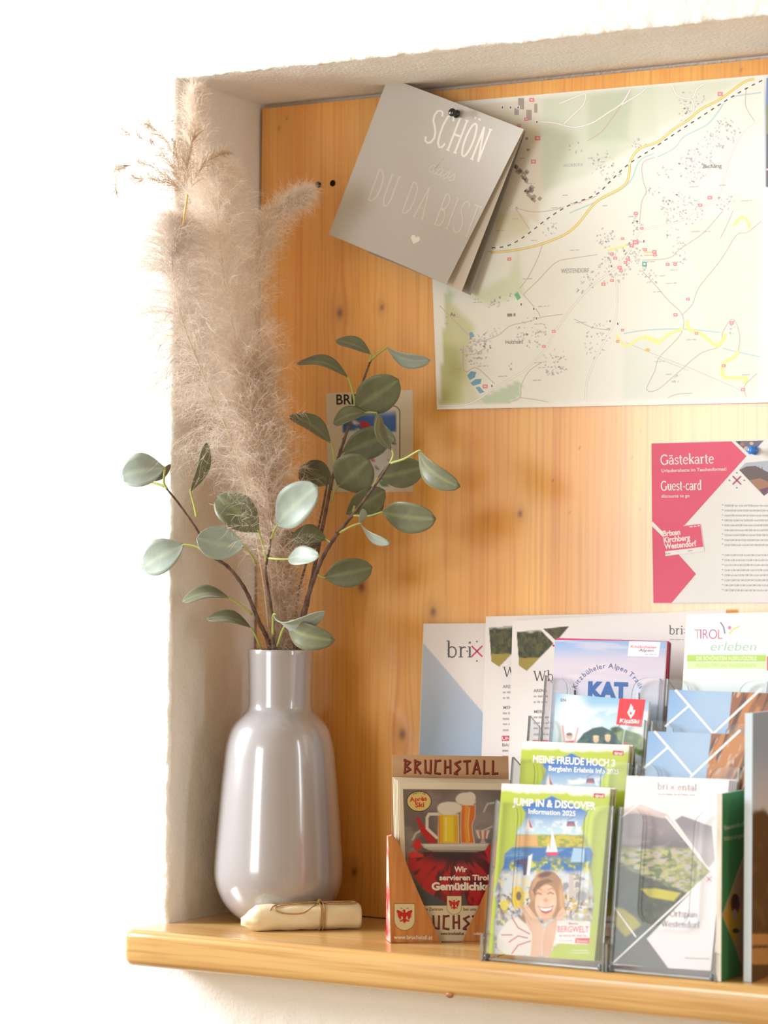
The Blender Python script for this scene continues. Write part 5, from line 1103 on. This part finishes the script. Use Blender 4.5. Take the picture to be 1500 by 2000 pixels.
def build_eucalyptus():
    t = branch('eucalyptus branch bending left with pale leaves before the white wall', [[(531, 1330, .080), (525, 1258, .072), (505, 1212, .06), (478, 1150, .04), (446, 1108, .02), (412, 1083, .005), (384, 1034, -.015), (350, 985, -.032), (326, 955, -.042)]], .0031)
    leaf(t, 360, 1064, -.005, 277, 1110, -.02, 68, 18, .14, .12, M_LEAFP, [(405, 1082, .004), (385, 1068, 0)])
    leaf(t, 478, 1068, .0, 384, 1052, -.03, 66, 20, .2, -.10, M_LEAFP, [(500, 1100, .035), (492, 1085, .015)])
    leaf(t, 322, 914, -.045, 236, 930, -.075, 66, 24, .2, .12, M_LEAFP, [(326, 955, -.042), (320, 942, -.044)])
    leaf(t, 288, 940, -.043, 334, 908, -.03, 14, 62, .2, .1, M_LEAF, [(322, 950, -.042), (306, 945, -.043)])
    leaf(t, 372, 960, -.022, 405, 866, -.03, 24, 55, .1, .10, M_LEAF, [(384, 1010, -.015), (380, 990, -.018)])
    leaf(t, 448, 1168, .02, 356, 1172, -.02, 26, 58, .2, .18, M_LEAF, [(492, 1200, .05), (470, 1182, .035)])
    leaf(t, 490, 1226, .055, 404, 1206, .02, 24, 58, .2, .16, M_LEAF, [(512, 1272, .07), (502, 1248, .062)])
    t = branch('slender eucalyptus branch in the middle with two nearly white leaves', [[(536, 1330, .078), (535, 1262, .07), (531, 1200, .058), (522, 1140, .05), (519, 1108, .046), (527, 1070, .04), (530, 1040, .036)]], .0026)
    leaf(t, 541, 1026, .03, 618, 950, .005, 74, -22, .14, .1, M_LEAFP, [(530, 1052, .036), (534, 1040, .033)])
    leaf(t, 506, 1040, .03, 424, 968, .015, 72, 14, .12, .1, M_LEAF, [(521, 1098, .045), (514, 1066, .036)])
    leaf(t, 562, 1092, .03, 622, 1086, .005, 36, -25, .16, .10, M_LEAFP, [(522, 1090, .045), (545, 1092, .036)])
    leaf(t, 534, 1200, .05, 632, 1201, .02, 22, 60, .22, .2, M_LEAFP, [(533, 1240, .06), (533, 1215, .055)])
    leaf(t, 560, 1216, .05, 650, 1252, .03, 50, 30, .16, .18, M_LEAF, [(542, 1262, .068), (550, 1236, .06)])
    t = branch('thick eucalyptus branch leaning right towards the map corner', [[(572, 1330, .092), (577, 1262, .09), (592, 1200, .088), (610, 1140, .084), (632, 1086, .08), (660, 1042, .074), (700, 992, .066), (738, 940, .058), (763, 902, .052)]], .0036)
    leaf(t, 766, 880, .05, 738, 812, .035, 22, 58, .2, -.18, M_LEAF, [(762, 905, .052), (768, 890, .051)])
    leaf(t, 818, 880, .045, 895, 952, .025, 38, 48, .25, .16, M_LEAF, [(764, 904, .052), (790, 896, .049)])
    leaf(t, 738, 932, .075, 828, 912, .09, 58, 20, .1, .08, M_LEAF, [(730, 950, .06), (734, 942, .066)])
    leaf(t, 746, 1000, .07, 850, 1014, .055, 60, 22, .12, .08, M_LEAF, [(690, 1006, .068), (720, 1008, .07)])
    leaf(t, 704, 1022, .062, 760, 1062, .04, 14, 66, .2, .1, M_LEAFP, [(664, 1040, .073), (686, 1028, .068)])
    leaf(t, 704, 1022, .062, 709, 994, .05, 14, 40, .2, .1, M_LEAFP)
    leaf(t, 632, 1128, .088, 727, 1108, .10, 58, 12, .1, .06, M_LEAF, [(618, 1120, .083), (624, 1125, .085)])
    leaf(t, 638, 1054, .08, 570, 1044, .07, 40, 35, .15, .12, M_LEAF, [(648, 1062, .077), (644, 1058, .078)])
    leaf(t, 700, 960, .10, 745, 1000, .11, 58, 20, .1, .06, M_LEAF, [(690, 1000, .08), (694, 980, .09)])
    leaf(t, 676, 1004, .085, 752, 958, .10, 54, 15, .1, .06, M_LEAF)
    t = branch('tallest eucalyptus branch with dark leaves before the cream picture card', [[(582, 1330, .10), (586, 1262, .10), (598, 1190, .102), (618, 1090, .105), (634, 1010, .108), (648, 940, .11), (668, 872, .112), (688, 812, .112), (704, 760, .11), (718, 720, .108), (725, 702, .107)], [(576, 1330, .096), (581, 1262, .098), (580, 1180, .10), (598, 1100, .103), (622, 1030, .106), (636, 960, .108), (640, 930, .108)]], .0030)
    leaf(t, 756, 679, .10, 838, 706, .085, 26, 52, .2, .14, M_LEAFP, [(725, 702, .107), (742, 688, .103)])
    leaf(t, 724, 692, .105, 656, 664, .085, 26, 50, .3, .12, M_LEAF, [(722, 706, .107), (724, 699, .106)])
    leaf(t, 680, 738, .105, 580, 706, .085, 24, 52, .3, .2, M_LEAF, [(694, 790, .111), (688, 762, .108)])
    leaf(t, 694, 798, .10, 778, 742, .085, 76, 8, .1, .06, M_LEAF, [(697, 788, .111), (694, 792, .105)])
    leaf(t, 646, 866, .10, 567, 809, .08, 34, 45, .3, .14, M_LEAF, [(654, 920, .11), (652, 892, .105)])
    leaf(t, 716, 806, .10, 650, 826, .085, 32, 40, .25, .16, M_LEAF, [(690, 818, .112), (704, 812, .106)])
    leaf(t, 734, 806, .095, 770, 862, .08, 24, 55, .2, .16, M_LEAF, [(690, 818, .112), (714, 806, .102)])
    leaf(t, 668, 886, .115, 764, 846, .13, 64, 10, .1, .05, M_LEAF, [(670, 866, .112), (668, 876, .113)])
    leaf(t, 660, 950, .09, 720, 898, .07, 86, 6, .1, .08, M_LEAF, [(648, 980, .106), (652, 964, .1)])
    leaf(t, 650, 944, .118, 586, 912, .13, 58, 12, .1, .06, M_LEAF, [(646, 960, .11), (648, 950, .114)])
    leaf(t, 580, 1080, .105, 545, 1036, .10, 34, 40, .2, .1, M_LEAF, [(597, 1104, .103), (590, 1092, .104)])
    leaf(t, 628, 1064, .11, 560, 1078, .11, 30, 40, .1, .1, M_LEAF)
build_eucalyptus()

# ------------------------------------------------------------------ wrapped parcel with twine
def build_parcel():
    A = np.array([.1335, -.003, 0]); Bp = np.array([.2265, .083, 0]); d = nrm(Bp-A); sd = np.array([-d[1], d[0], 0]); ln = np.linalg.norm(Bp-A); r = .0155
    c0 = A+sd*.012; t = thing('wrapped_parcel', (A+Bp)/2+sd*.012, 'small cream paper wrapped roll tied with brown twine lying before the vase', 'parcel')
    m = mat_noisy('cream_wax_paper', (.72, .62, .40), (.80, .72, .52), 40, .42, .4, (1, 1, 1), .0010, 55); bsdf(m).inputs['Coat Weight'].default_value = .15
    V = []; K = 32; ts = [(-.018, .30, .30), (-.013, .55, .42), (-.007, .80, .66), (-.001, .98, .94), (.004, 1.0, 1.0)]+[(x, 1.0, 1.0) for x in np.linspace(.01, ln-.004, 14)]+[(ln-.001, .98, .97), (ln+.0005, .93, .90), (ln-.001, .7, .6), (ln-.0015, .05, .05)]
    for x, fa, fb in ts:
        for j in range(K):
            w = 2*math.pi*j/K; cy = math.cos(w); cz = math.sin(w); e = 1.0
            ry = abs(cy)**.75*math.copysign(1, cy)*r*1.12*fa; rz = abs(cz)**.8*math.copysign(1, cz)*r*fb
            tw = .0016*mnoise.noise(Vector((x*60, cy*1.5, cz*1.5)))+(.0030*mnoise.noise(Vector((x*170, cy*3, cz*3+5))) if x < .002 else 0)
            zz = r*(1.0 if x > 0 else 1-.28*min(1, -x/.018))+rz+tw*cz
            V.append(c0+d*x+sd*(ry+tw*cy)+np.array([0, 0, max(.0004, zz)]))
    F = [(i*K+j, i*K+(j+1) % K, (i+1)*K+(j+1) % K, (i+1)*K+j) for i in range(len(ts)-1) for j in range(K)]+[tuple(reversed(range(K))), tuple((len(ts)-1)*K+j for j in range(K))]
    mesh_obj('wrapper', V, F, [m], t, None, True)
    # twine: two turns, a knot and two loops with loose ends
    mt = mat_noisy('jute_twine', (.34, .19, .08), (.58, .38, .19), 500, .8, .2, (1, 1, 1), .0006, 900)
    mb = MB(); xk = ln*.60
    def ring(x):
        pts = []
        for j in range(33):
            w = 2*math.pi*j/32; cy, cz = math.cos(w), math.sin(w)
            pts.append(c0+d*(x+.0008*math.sin(w))+sd*(abs(cy)**.75*math.copysign(1, cy)*(r*1.12+.0012))+np.array([0, 0, r+abs(cz)**.8*math.copysign(1, cz)*(r+.0010)]))
            pts[-1][2] = max(pts[-1][2], .0009)
        return pts
    for x in (xk, xk+.0042): mb.tube(ring(x), .0011, 7, cap=False)
    top = lambda x, y, z: c0+d*x+sd*y+np.array([0, 0, 2*r+z])
    mb.tube([top(xk-.001, -.003, .001), top(xk+.002, .001, .0042), top(xk+.005, .003, .001)], [.0018, .0026, .0018], 8)
    def rope(pts, rad=.0009): mb.tube(spline(pts, 40), rad, 7)
    f = -r*1.12
    rope([top(xk+.002, 0, .002), top(xk-.02, -.006, .0015), top(xk-.048, -.010, -.0005), top(xk-.056, f*.95, -.004), top(xk-.045, f*1.05, -.0085), top(xk-.022, f*1.0, -.0085), top(xk-.004, -.008, .0005)])
    rope([top(xk+.002, 0, .002), top(xk-.018, .0, .0022), top(xk-.044, -.004, .0012), top(xk-.056, -.009, -.0005), top(xk-.062, f*.9, -.005)])
    rope([top(xk+.002, 0, .002), top(xk+.018, -.003, .0022), top(xk+.036, -.006, .0010), top(xk+.046, -.004, .0014), top(xk+.040, .002, .0018), top(xk+.020, .002, .0018), top(xk+.004, .001, .002)])
    rope([top(xk+.004, 0, .002), top(xk+.014, -.007, .0006), top(xk+.030, -.0085, .0002), top(xk+.046, -.007, .0006)])
    mb.build('twine', [mt], t, True)
build_parcel()

# ------------------------------------------------------------------ card display box with the tavern flyers
def eagle(S, cx, cy, k, c):
    f = lambda pts: [(cx+x*k, cy+y*k) for x, y in pts]
    S.ell(cx, cy-.1*k, .17*k, .34*k, c, 18); S.ell(cx-.02*k, cy-.52*k, .12*k, .12*k, c, 14); S.poly(f([(-.12, -.56), (-.27, -.48), (-.11, -.46)]), c)
    for sg in (-1, 1):
        S.poly(f([(sg*.08, -.34), (sg*.36, -.5), (sg*.62, -.62), (sg*.7, -.45), (sg*.6, -.3), (sg*.3, -.12), (sg*.1, .06)]), c)
        for i in range(6):
            a = .95-i*.26; S.poly(f([(sg*(.28+.04*i), -.34+.03*i), (sg*(.52+.30*math.cos(a*1.4-.7)*.8-.05*i), -.30+.13*i+.02), (sg*(.22+.01*i), -.16+.05*i)]), c)
        S.poly(f([(sg*.08, .12), (sg*.34, .34), (sg*.44, .3), (sg*.4, .42), (sg*.28, .44), (sg*.04, .26)]), c)
        S.lines([f([(sg*.16, -.66), (sg*.30, -.78), (sg*.36, -.66)])], .06*k, (90, 140, 60))
    S.poly(f([(-.1, .16), (.1, .16), (.16, .5), (.06, .46), (0, .66), (-.06, .46), (-.16, .5)]), c)
def shield(S, cx, cy, w, h, edge=True):
    def pts(q): return [(cx-w*q, cy-h*q), (cx+w*q, cy-h*q), (cx+w*q, cy+h*q*.25)]+[(cx+w*q*math.cos(R(a)), cy+h*q*.25+h*q*.75*math.sin(R(a))) for a in (20, 45, 70, 90, 110, 135, 160)]+[(cx-w*q, cy+h*q*.25)]
    S.poly(pts(1.0), (150, 120, 60)); S.poly(pts(.95), (236, 220, 176)); eagle(S, cx, cy-h*.02, w*1.1, (206, 44, 34))
M_KRAFT = mat_noisy('wood_print_card', tuple(lin((172, 104, 52))), tuple(lin((206, 142, 80))), 22, .5, .3, (6, 6, .5), 0, None, 6)
M_TAN = mat('kraft_card', tuple(lin((204, 164, 124))), .7, .2)
def build_display_box():
    ps = R(40); dd = np.array([math.cos(ps), math.sin(ps), 0]); bb = np.array([-math.sin(ps), math.cos(ps), 0]); Fp = atz(763, 1842, .0005); nn = -bb
    pf = (Fp, nn); t = thing('display_box', Fp+bb*.015+dd*.07, 'small wood patterned cardboard display box with red stick lettering left of the racks', 'display box')
    hp = lambda x, y, o=0.0: hit((Fp+bb*o, nn), x, y)
    th = .0009; depth = .031; wd = .1455
    # front flaps
    def flap(px): mb = MB(); mb.prism([hp(*q) for q in px], bb*th); return mb
    lf = [(763, 1842), (862, 1843), (846, 1806), (826, 1764), (806, 1718), (790, 1676), (779, 1648), (772, 1636), (764, 1632), (758, 1634)]
    xr = lambda x: 1762+2-x
    rf = [(1763-x+1, y) for x, y in reversed(lf)]
    fl = flap(lf).build('front_flap', [M_KRAFT], t); fr = flap(rf).build('front_flap', [M_KRAFT], t)
    mb = MB(); mb.prism([hp(862, 1843), hp(902, 1843), hp(902, 1838.5), hp(862, 1838.5)], bb*th); mb.build('gap_shade_strip', [mat('painted_gap_shade', (.12, .07, .05), .7, .2)], t)  # dark strip painting the shade in the gap between the flaps
    # sides, bottom and tall back with the title board
    z = np.array([0, 0, 1.0]); O = np.array(Fp); hs = .126
    mb = MB(); mb.prism([O, O+bb*depth, O+bb*depth+z*.122, O+bb*.003+z*hs], dd*th); mb.build('side_panel', [M_SIDE], t)
    mb = MB(); q = O+dd*wd; mb.prism([q, q+bb*depth, q+bb*depth+z*.122, q+bb*.003+z*hs], dd*th); mb.build('side_panel', [M_KRAFT], t)
    mb = MB(); mb.prism([O, O+dd*wd, O+dd*wd+bb*depth, O+bb*depth], z*th); mb.build('bottom', [M_TAN], t)
    SB = Sheet((Fp+bb*depth, nn), [(766, 1474), (993, 1477.5), (1000, 1836), (764, 1832)], 60, 60); SB.fill((214, 176, 136)); SB.blend(sstep(.45, .7, fbm(SB.PX/90, SB.PY/7, 3, 3))*.35, (190, 146, 106)); SB.blend(S_band(SB, 1512, 1522)*.5, (176, 132, 96))
    SB.strokes(TWIG, 'BRUCHSTALL', 788, 1511, 27, (70, 34, 26), 1.03, .7, 0, .98, .10); SB.strokes(TWIG, 'BRUCHSTALL', 787.3, 1510, 27, (150, 56, 40), 1.03, .7, 0, .62, .10)
    SB.build('title_board', M_MATTE, t, .0009, (190, 150, 110))
    # print on the left flap
    S = Sheet(pf, [(763, 1640), (862, 1640), (862, 1842), (763, 1842)], 2, 2); shield(S, 790, 1791, 20.5, 27); S2 = Sheet(pf, [(763, 1640), (862, 1640), (862, 1842), (763, 1842)], 2, 2); S2.text('www.bruchstall.at', 769, 1834, 7.5, (250, 240, 226), 76, .5, .02)
    mesh_obj('lettering', S2.vv, S2.vf, [M_MATTE], fl, np.array(S2.vc)); mesh_obj('emblem', S.vv, S.vf, [M_MATTE], fl, np.array(S.vc))
    S = Sheet(pf, [(902, 1640), (1000, 1640), (1000, 1842), (902, 1842)], 2, 2); S.text('oder', 925, 1826, 6, (250, 240, 226), 15, 0, .02); S.text('www', 938, 1834, 6, (250, 240, 226), 15, 0, .02)
    mesh_obj('lettering', S.vv, S.vf, [M_MATTE], fr, np.array(S.vc))
    # flyers
    def flyer_sheet(o, art):
        S = Sheet((Fp+bb*o, nn), [(779, 1527), (1006, 1531), (1004, 1838), (786, 1838)], 190 if art else 2, 250 if art else 2); S.fill((240, 226, 200))
        if not art: return S
        k = 1; IM = S.mpoly([(787, 1541), (998, 1543), (998, 1769), (795, 1769)], .7); S.grad(1541, (120, 104, 98), 1700, (86, 82, 84), IM); S.blend(IM*sstep(.5, .72, S.ns(40, 34, 3)), (140, 124, 116)); S.blend(IM*S.mell(915, 1600, 60, 50, 0, 24)*.5, (166, 154, 146))
        for q in ([(945, 1585), (952, 1570), (975, 1566)], [(806, 1640), (812, 1628), (822, 1622)], [(944, 1622), (966, 1612)]): S.blend(S.mline(q, 3, 2)*IM, (206, 200, 192))
        def p(pts, c, so=.9): S.blend(S.mpoly(pts, so), c)
        red, dred = (186, 30, 36), (96, 24, 30)
        p([(798, 1672), (830, 1664), (880, 1660), (950, 1662), (998, 1680), (998, 1769), (850, 1769), (812, 1716), (796, 1690)], red, 2); RM = S.mpoly([(798, 1672), (830, 1664), (880, 1660), (950, 1662), (998, 1680), (998, 1769), (850, 1769), (812, 1716), (796, 1690)], 2)
        ang = np.arctan2(S.PY-1640, S.PX-890); S.blend(RM*sstep(.48, .62, fbm(ang*9, np.hypot(S.PX-890, S.PY-1640)/40, 7, 3)), dred); S.blend(RM*S.mell(885, 1668, 62, 18, 0, 10), (66, 34, 36)); S.blend(S.mpoly([(815, 1730), (845, 1748), (880, 1769), (795, 1769)], 2)*IM, (74, 76, 80)); S.blend(S.mpoly([(905, 1742), (915, 1769), (888, 1769)], 2)*IM, (96, 84, 80))
        p([(812, 1596), (818, 1596), (832, 1618), (850, 1638), (852, 1648), (836, 1646), (822, 1626)], red); p([(806, 1650), (812, 1640), (822, 1640), (824, 1658), (812, 1662)], (206, 36, 40), 1.4); p([(796, 1668), (806, 1662), (826, 1668), (828, 1674), (800, 1676)], (206, 50, 44), 1.4); p([(946, 1660), (966, 1642), (985, 1650), (985, 1690), (958, 1690)], (204, 36, 38), 1.6)
        p([(822, 1648), (956, 1647), (948, 1660), (930, 1664), (845, 1663), (828, 1656)], (196, 186, 168)); p([(826, 1649), (952, 1648), (946, 1653), (832, 1654)], (222, 214, 200)); S.blend(S.mline([(834, 1661), (940, 1662)], 2, 1), (120, 108, 96))
        S.blend(S.mline([(856, 1590), (838, 1590), (834, 1597), (834, 1618), (853, 1636)], 5.5, .9), (226, 216, 196))
        p([(856, 1590), (896, 1590), (897, 1647), (855, 1647)], (240, 206, 150)); p([(858, 1592), (894, 1592), (895, 1646), (857, 1646)], (232, 176, 30)); S.blend(S.mpoly([(866, 1594), (886, 1594), (886, 1645), (866, 1645)], 3), (246, 216, 40)); S.blend(S.mline([(871, 1598), (871, 1642)], 2, 1), (252, 240, 150)); S.blend(S.mline([(857.5, 1594), (857.5, 1646)], 2.4, .8), (222, 120, 40))
        p([(900, 1572), (929, 1572), (928, 1596), (922, 1612), (924, 1630), (928, 1647), (900, 1647), (899, 1620)], (240, 220, 196)); p([(901, 1573), (928, 1573), (927, 1596), (921, 1612), (923, 1630), (926, 1646), (901, 1646), (900, 1620)], (226, 116, 26)); S.blend(S.mline([(912, 1576), (910, 1612), (913, 1644)], 7, 3), (244, 160, 50)); S.blend(S.mline([(917, 1578), (914, 1612), (917, 1642)], 1.8, 1), (252, 206, 120))
        for x, y, a, b in ((868, 1578, 14, 10), (886, 1577, 13, 10), (877, 1573, 18, 7), (896, 1579, 6, 7), (902, 1561, 12, 10), (918, 1558, 11, 11), (910, 1554, 15, 6), (914, 1566, 15, 7), (876, 1584, 20, 8)): S.blend(S.mell(x, y, a, b, 0, 1.4), (236, 226, 208))
        p([(928, 1621), (958, 1621), (950, 1636), (945, 1640), (950, 1647), (937, 1647), (941, 1640), (933, 1634)], (206, 176, 160)); 
        for i in range(5): S.blend(S.mline([(932+i*5.4, 1623), (936+i*3.6, 1637)], 2.2, .8), (196, 84, 60) if i % 2 else (240, 226, 216))
        S.ell(818.5, 1565, 24.5, 20.5, (50, 42, 38), 36); S.ell(818.5, 1565, 23, 19, (226, 200, 120), 36); S.text('Après', 800, 1566, 8.5, (206, 40, 36), 34, -4, .03); S.text('Ski', 811, 1577, 9, (206, 40, 36), 18, -4, .035); S.arc_text('täglich ab', 818.5, 1564, 15.5, -46, 46, 4, (50, 40, 34), .01)
        cr = (250, 240, 222)
        S.text('Wir', 887, 1703, 10.5, cr, 25, 0, .03); S.text('servieren Tiroler', 858, 1719, 10, cr, 112, 0, .035); S.text('Gemütlichkeit', 843, 1738, 14, cr, 128, 0, .045)
        S.poly([(795, 1769), (998, 1769), (1000, 1836), (798, 1836)], (232, 214, 182))
        S.text('im Zentrum', 829, 1778.5, 5.6, (70, 40, 30), 36, 0, .02); S.text('bei uns im', 905, 1778.5, 5.6, (70, 40, 30), 36, 0, .02)
        S.strokes(TWIG, 'BRUCHSTALL', 803, 1815, 27, (70, 34, 26), 1.05, 0, 0, .95, .10); S.strokes(TWIG, 'BRUCHSTALL', 802.4, 1814.4, 27, (140, 60, 46), 1.05, 0, 0, .55, .10)
        S.text('www.bruchstall.at', 860, 1826, 5.6, (70, 40, 30), 46, 0, .02); shield(S, 887, 1768, 14.5, 18.5)
        return S
    F0 = flyer_sheet(.0065, True); base = (F0.C[2]+F0.C[3])/2
    fl = F0.build('flyer', M_GLOSS, None, .0012, (240, 228, 206)); tag(fl, 'tavern flyer with beer glasses on a tray over red cloth in the cardboard box', 'flyer')
    for j in range(4):
        S = flyer_sheet(.0065+.0046*(j+1), False); S.C = [c-dd*.0017*(j+1)+z*.0013*(j+1)*(1 if i_ < 2 else .25) for i_, c in enumerate(S.C)]
        S.P = np.array([[S.C[0], (S.C[0]+S.C[1])/2, S.C[1]], [(S.C[0]+S.C[3])/2, sum(S.C)/4, (S.C[1]+S.C[2])/2], [S.C[3], (S.C[2]+S.C[3])/2, S.C[2]]])
        o = S.build('flyer', M_PAPER, None, .0034, (236, 220, 196)); tag(o, 'cream edged flyer stacked behind the tavern flyer in the cardboard box', 'flyer', 'flyers behind the front one in the cardboard box')
def S_band(S, a, b): return sstep(a-1, a+1, S.PY)*sstep(b+1, b-1, S.PY)
M_SIDE = mat_noisy('red_white_side_print', tuple(lin((206, 30, 44))), tuple(lin((236, 214, 206))), 46, .45, .3, (1, 1, 1), 0, None, 2)
build_display_box()

# ------------------------------------------------------------------ leaflets standing edge-on at the right
def build_right_leaflets():
    f0 = at(1409, 1921, -.064); f0[2] = .0004; dr = nrm((.015, 1, 0)); nn = np.array([dr[1], -dr[0], 0]); w = .10; hgt = .199
    z = np.array([0, 0, 1.0]); t = thing('leaflet_stack', f0, 'dark green leaflet with beige point standing edge on against the right rack', 'leaflet')
    pl = (f0, nn); q = [f0+z*hgt, f0+dr*w+z*hgt, f0+dr*w, f0]; qp = [tuple(float(v) for v in np.array(project(p)).ravel()) for p in q]
    S = Sheet(pl, qp, 60, 120); S.fill((70, 140, 84))
    x0 = qp[3][0]; x1 = qp[2][0]
    beige = (196, 150, 114)
    S.poly([(1459, 1652), (x1, 1640), (x1, 1908), (1447, 1908), (1448, 1885), (1436, 1850), (1412, 1788)], beige)
    S.lines([[(1461, 1650), (1411, 1788), (1437, 1848)]], 1.8, (206, 190, 140))
    S.poly([(1413, 1790), (1434, 1738), (1452, 1790), (1435, 1846)], (212, 160, 50)); S.ell(1436, 1765, 9, 20, (110, 30, 30), 20); S.ell(1436, 1760, 4.5, 14, (52, 30, 30), 16); S.ell(1435, 1786, 4.5, 11, (190, 150, 130), 16); S.ell(1437, 1818, 7, 5, (60, 66, 30), 14)
    S.text('Bauernhof', 1415, 1621, 8, (176, 200, 160), 42, -13, .04); S.text('Führungen', 1415, 1643, 8, (176, 190, 150), 42, -13, .04)
    S.build('cover', M_GLOSS, t, .0004, (60, 80, 56)); mb = MB(); inn = -nn
    P = [f0+inn*.0005, f0+dr*w+inn*.0005, f0+dr*w+inn*.0062, f0+inn*.0062]; mb.hexa(P+[p+z*(hgt-.0006) for p in P]); mb.build('pages', [M_PAGES], t)
    # tall forest brochure, mostly outside the picture
    g0 = at(1468, 1908, -.052); g0[2] = .0004; w2, h2 = .15, .285
    t2 = thing('brochure', g0, 'tall brochure of sky over dark forest standing edge on at the right picture edge', 'brochure')
    dr2 = nrm((-.02, 1, 0)); n2 = np.array([dr2[1], -dr2[0], 0]); q = [g0+z*h2, g0+dr2*w2+z*h2, g0+dr2*w2, g0]; qp = [tuple(float(v) for v in np.array(project(p)).ravel()) for p in q]
    S = Sheet((g0, n2), qp, 90, 160); S.fill((170, 196, 230)); S.grad(1430, (150, 190, 232), 1590, (206, 220, 240)); S.blend(sstep(1590, 1606, S.PY+26*S.ns(16, 30, 4)), (64, 52, 42)); S.blend(sstep(1600, 1640, S.PY)*sstep(.48, .7, S.ns(7, 22, 6)), (92, 72, 50)); S.blend(S_band(S, 1824, 1884), (196, 150, 92)); S.blend(S_band(S, 1846, 1852), (96, 70, 54)); S.blend(S_band(S, 1884, 1930), (74, 58, 46))
    S.build('cover', M_GLOSS, t2, .0004, (150, 180, 214)); mb = MB(); P = [g0-n2*.0005, g0+dr2*w2-n2*.0005, g0+dr2*w2-n2*.009, g0-n2*.009]; mb.hexa(P+[p+z*(h2-.0006) for p in P]); mb.build('pages', [mat('bluish_page_edge', (.62, .74, .86), .5, .3)], t2)
build_right_leaflets()
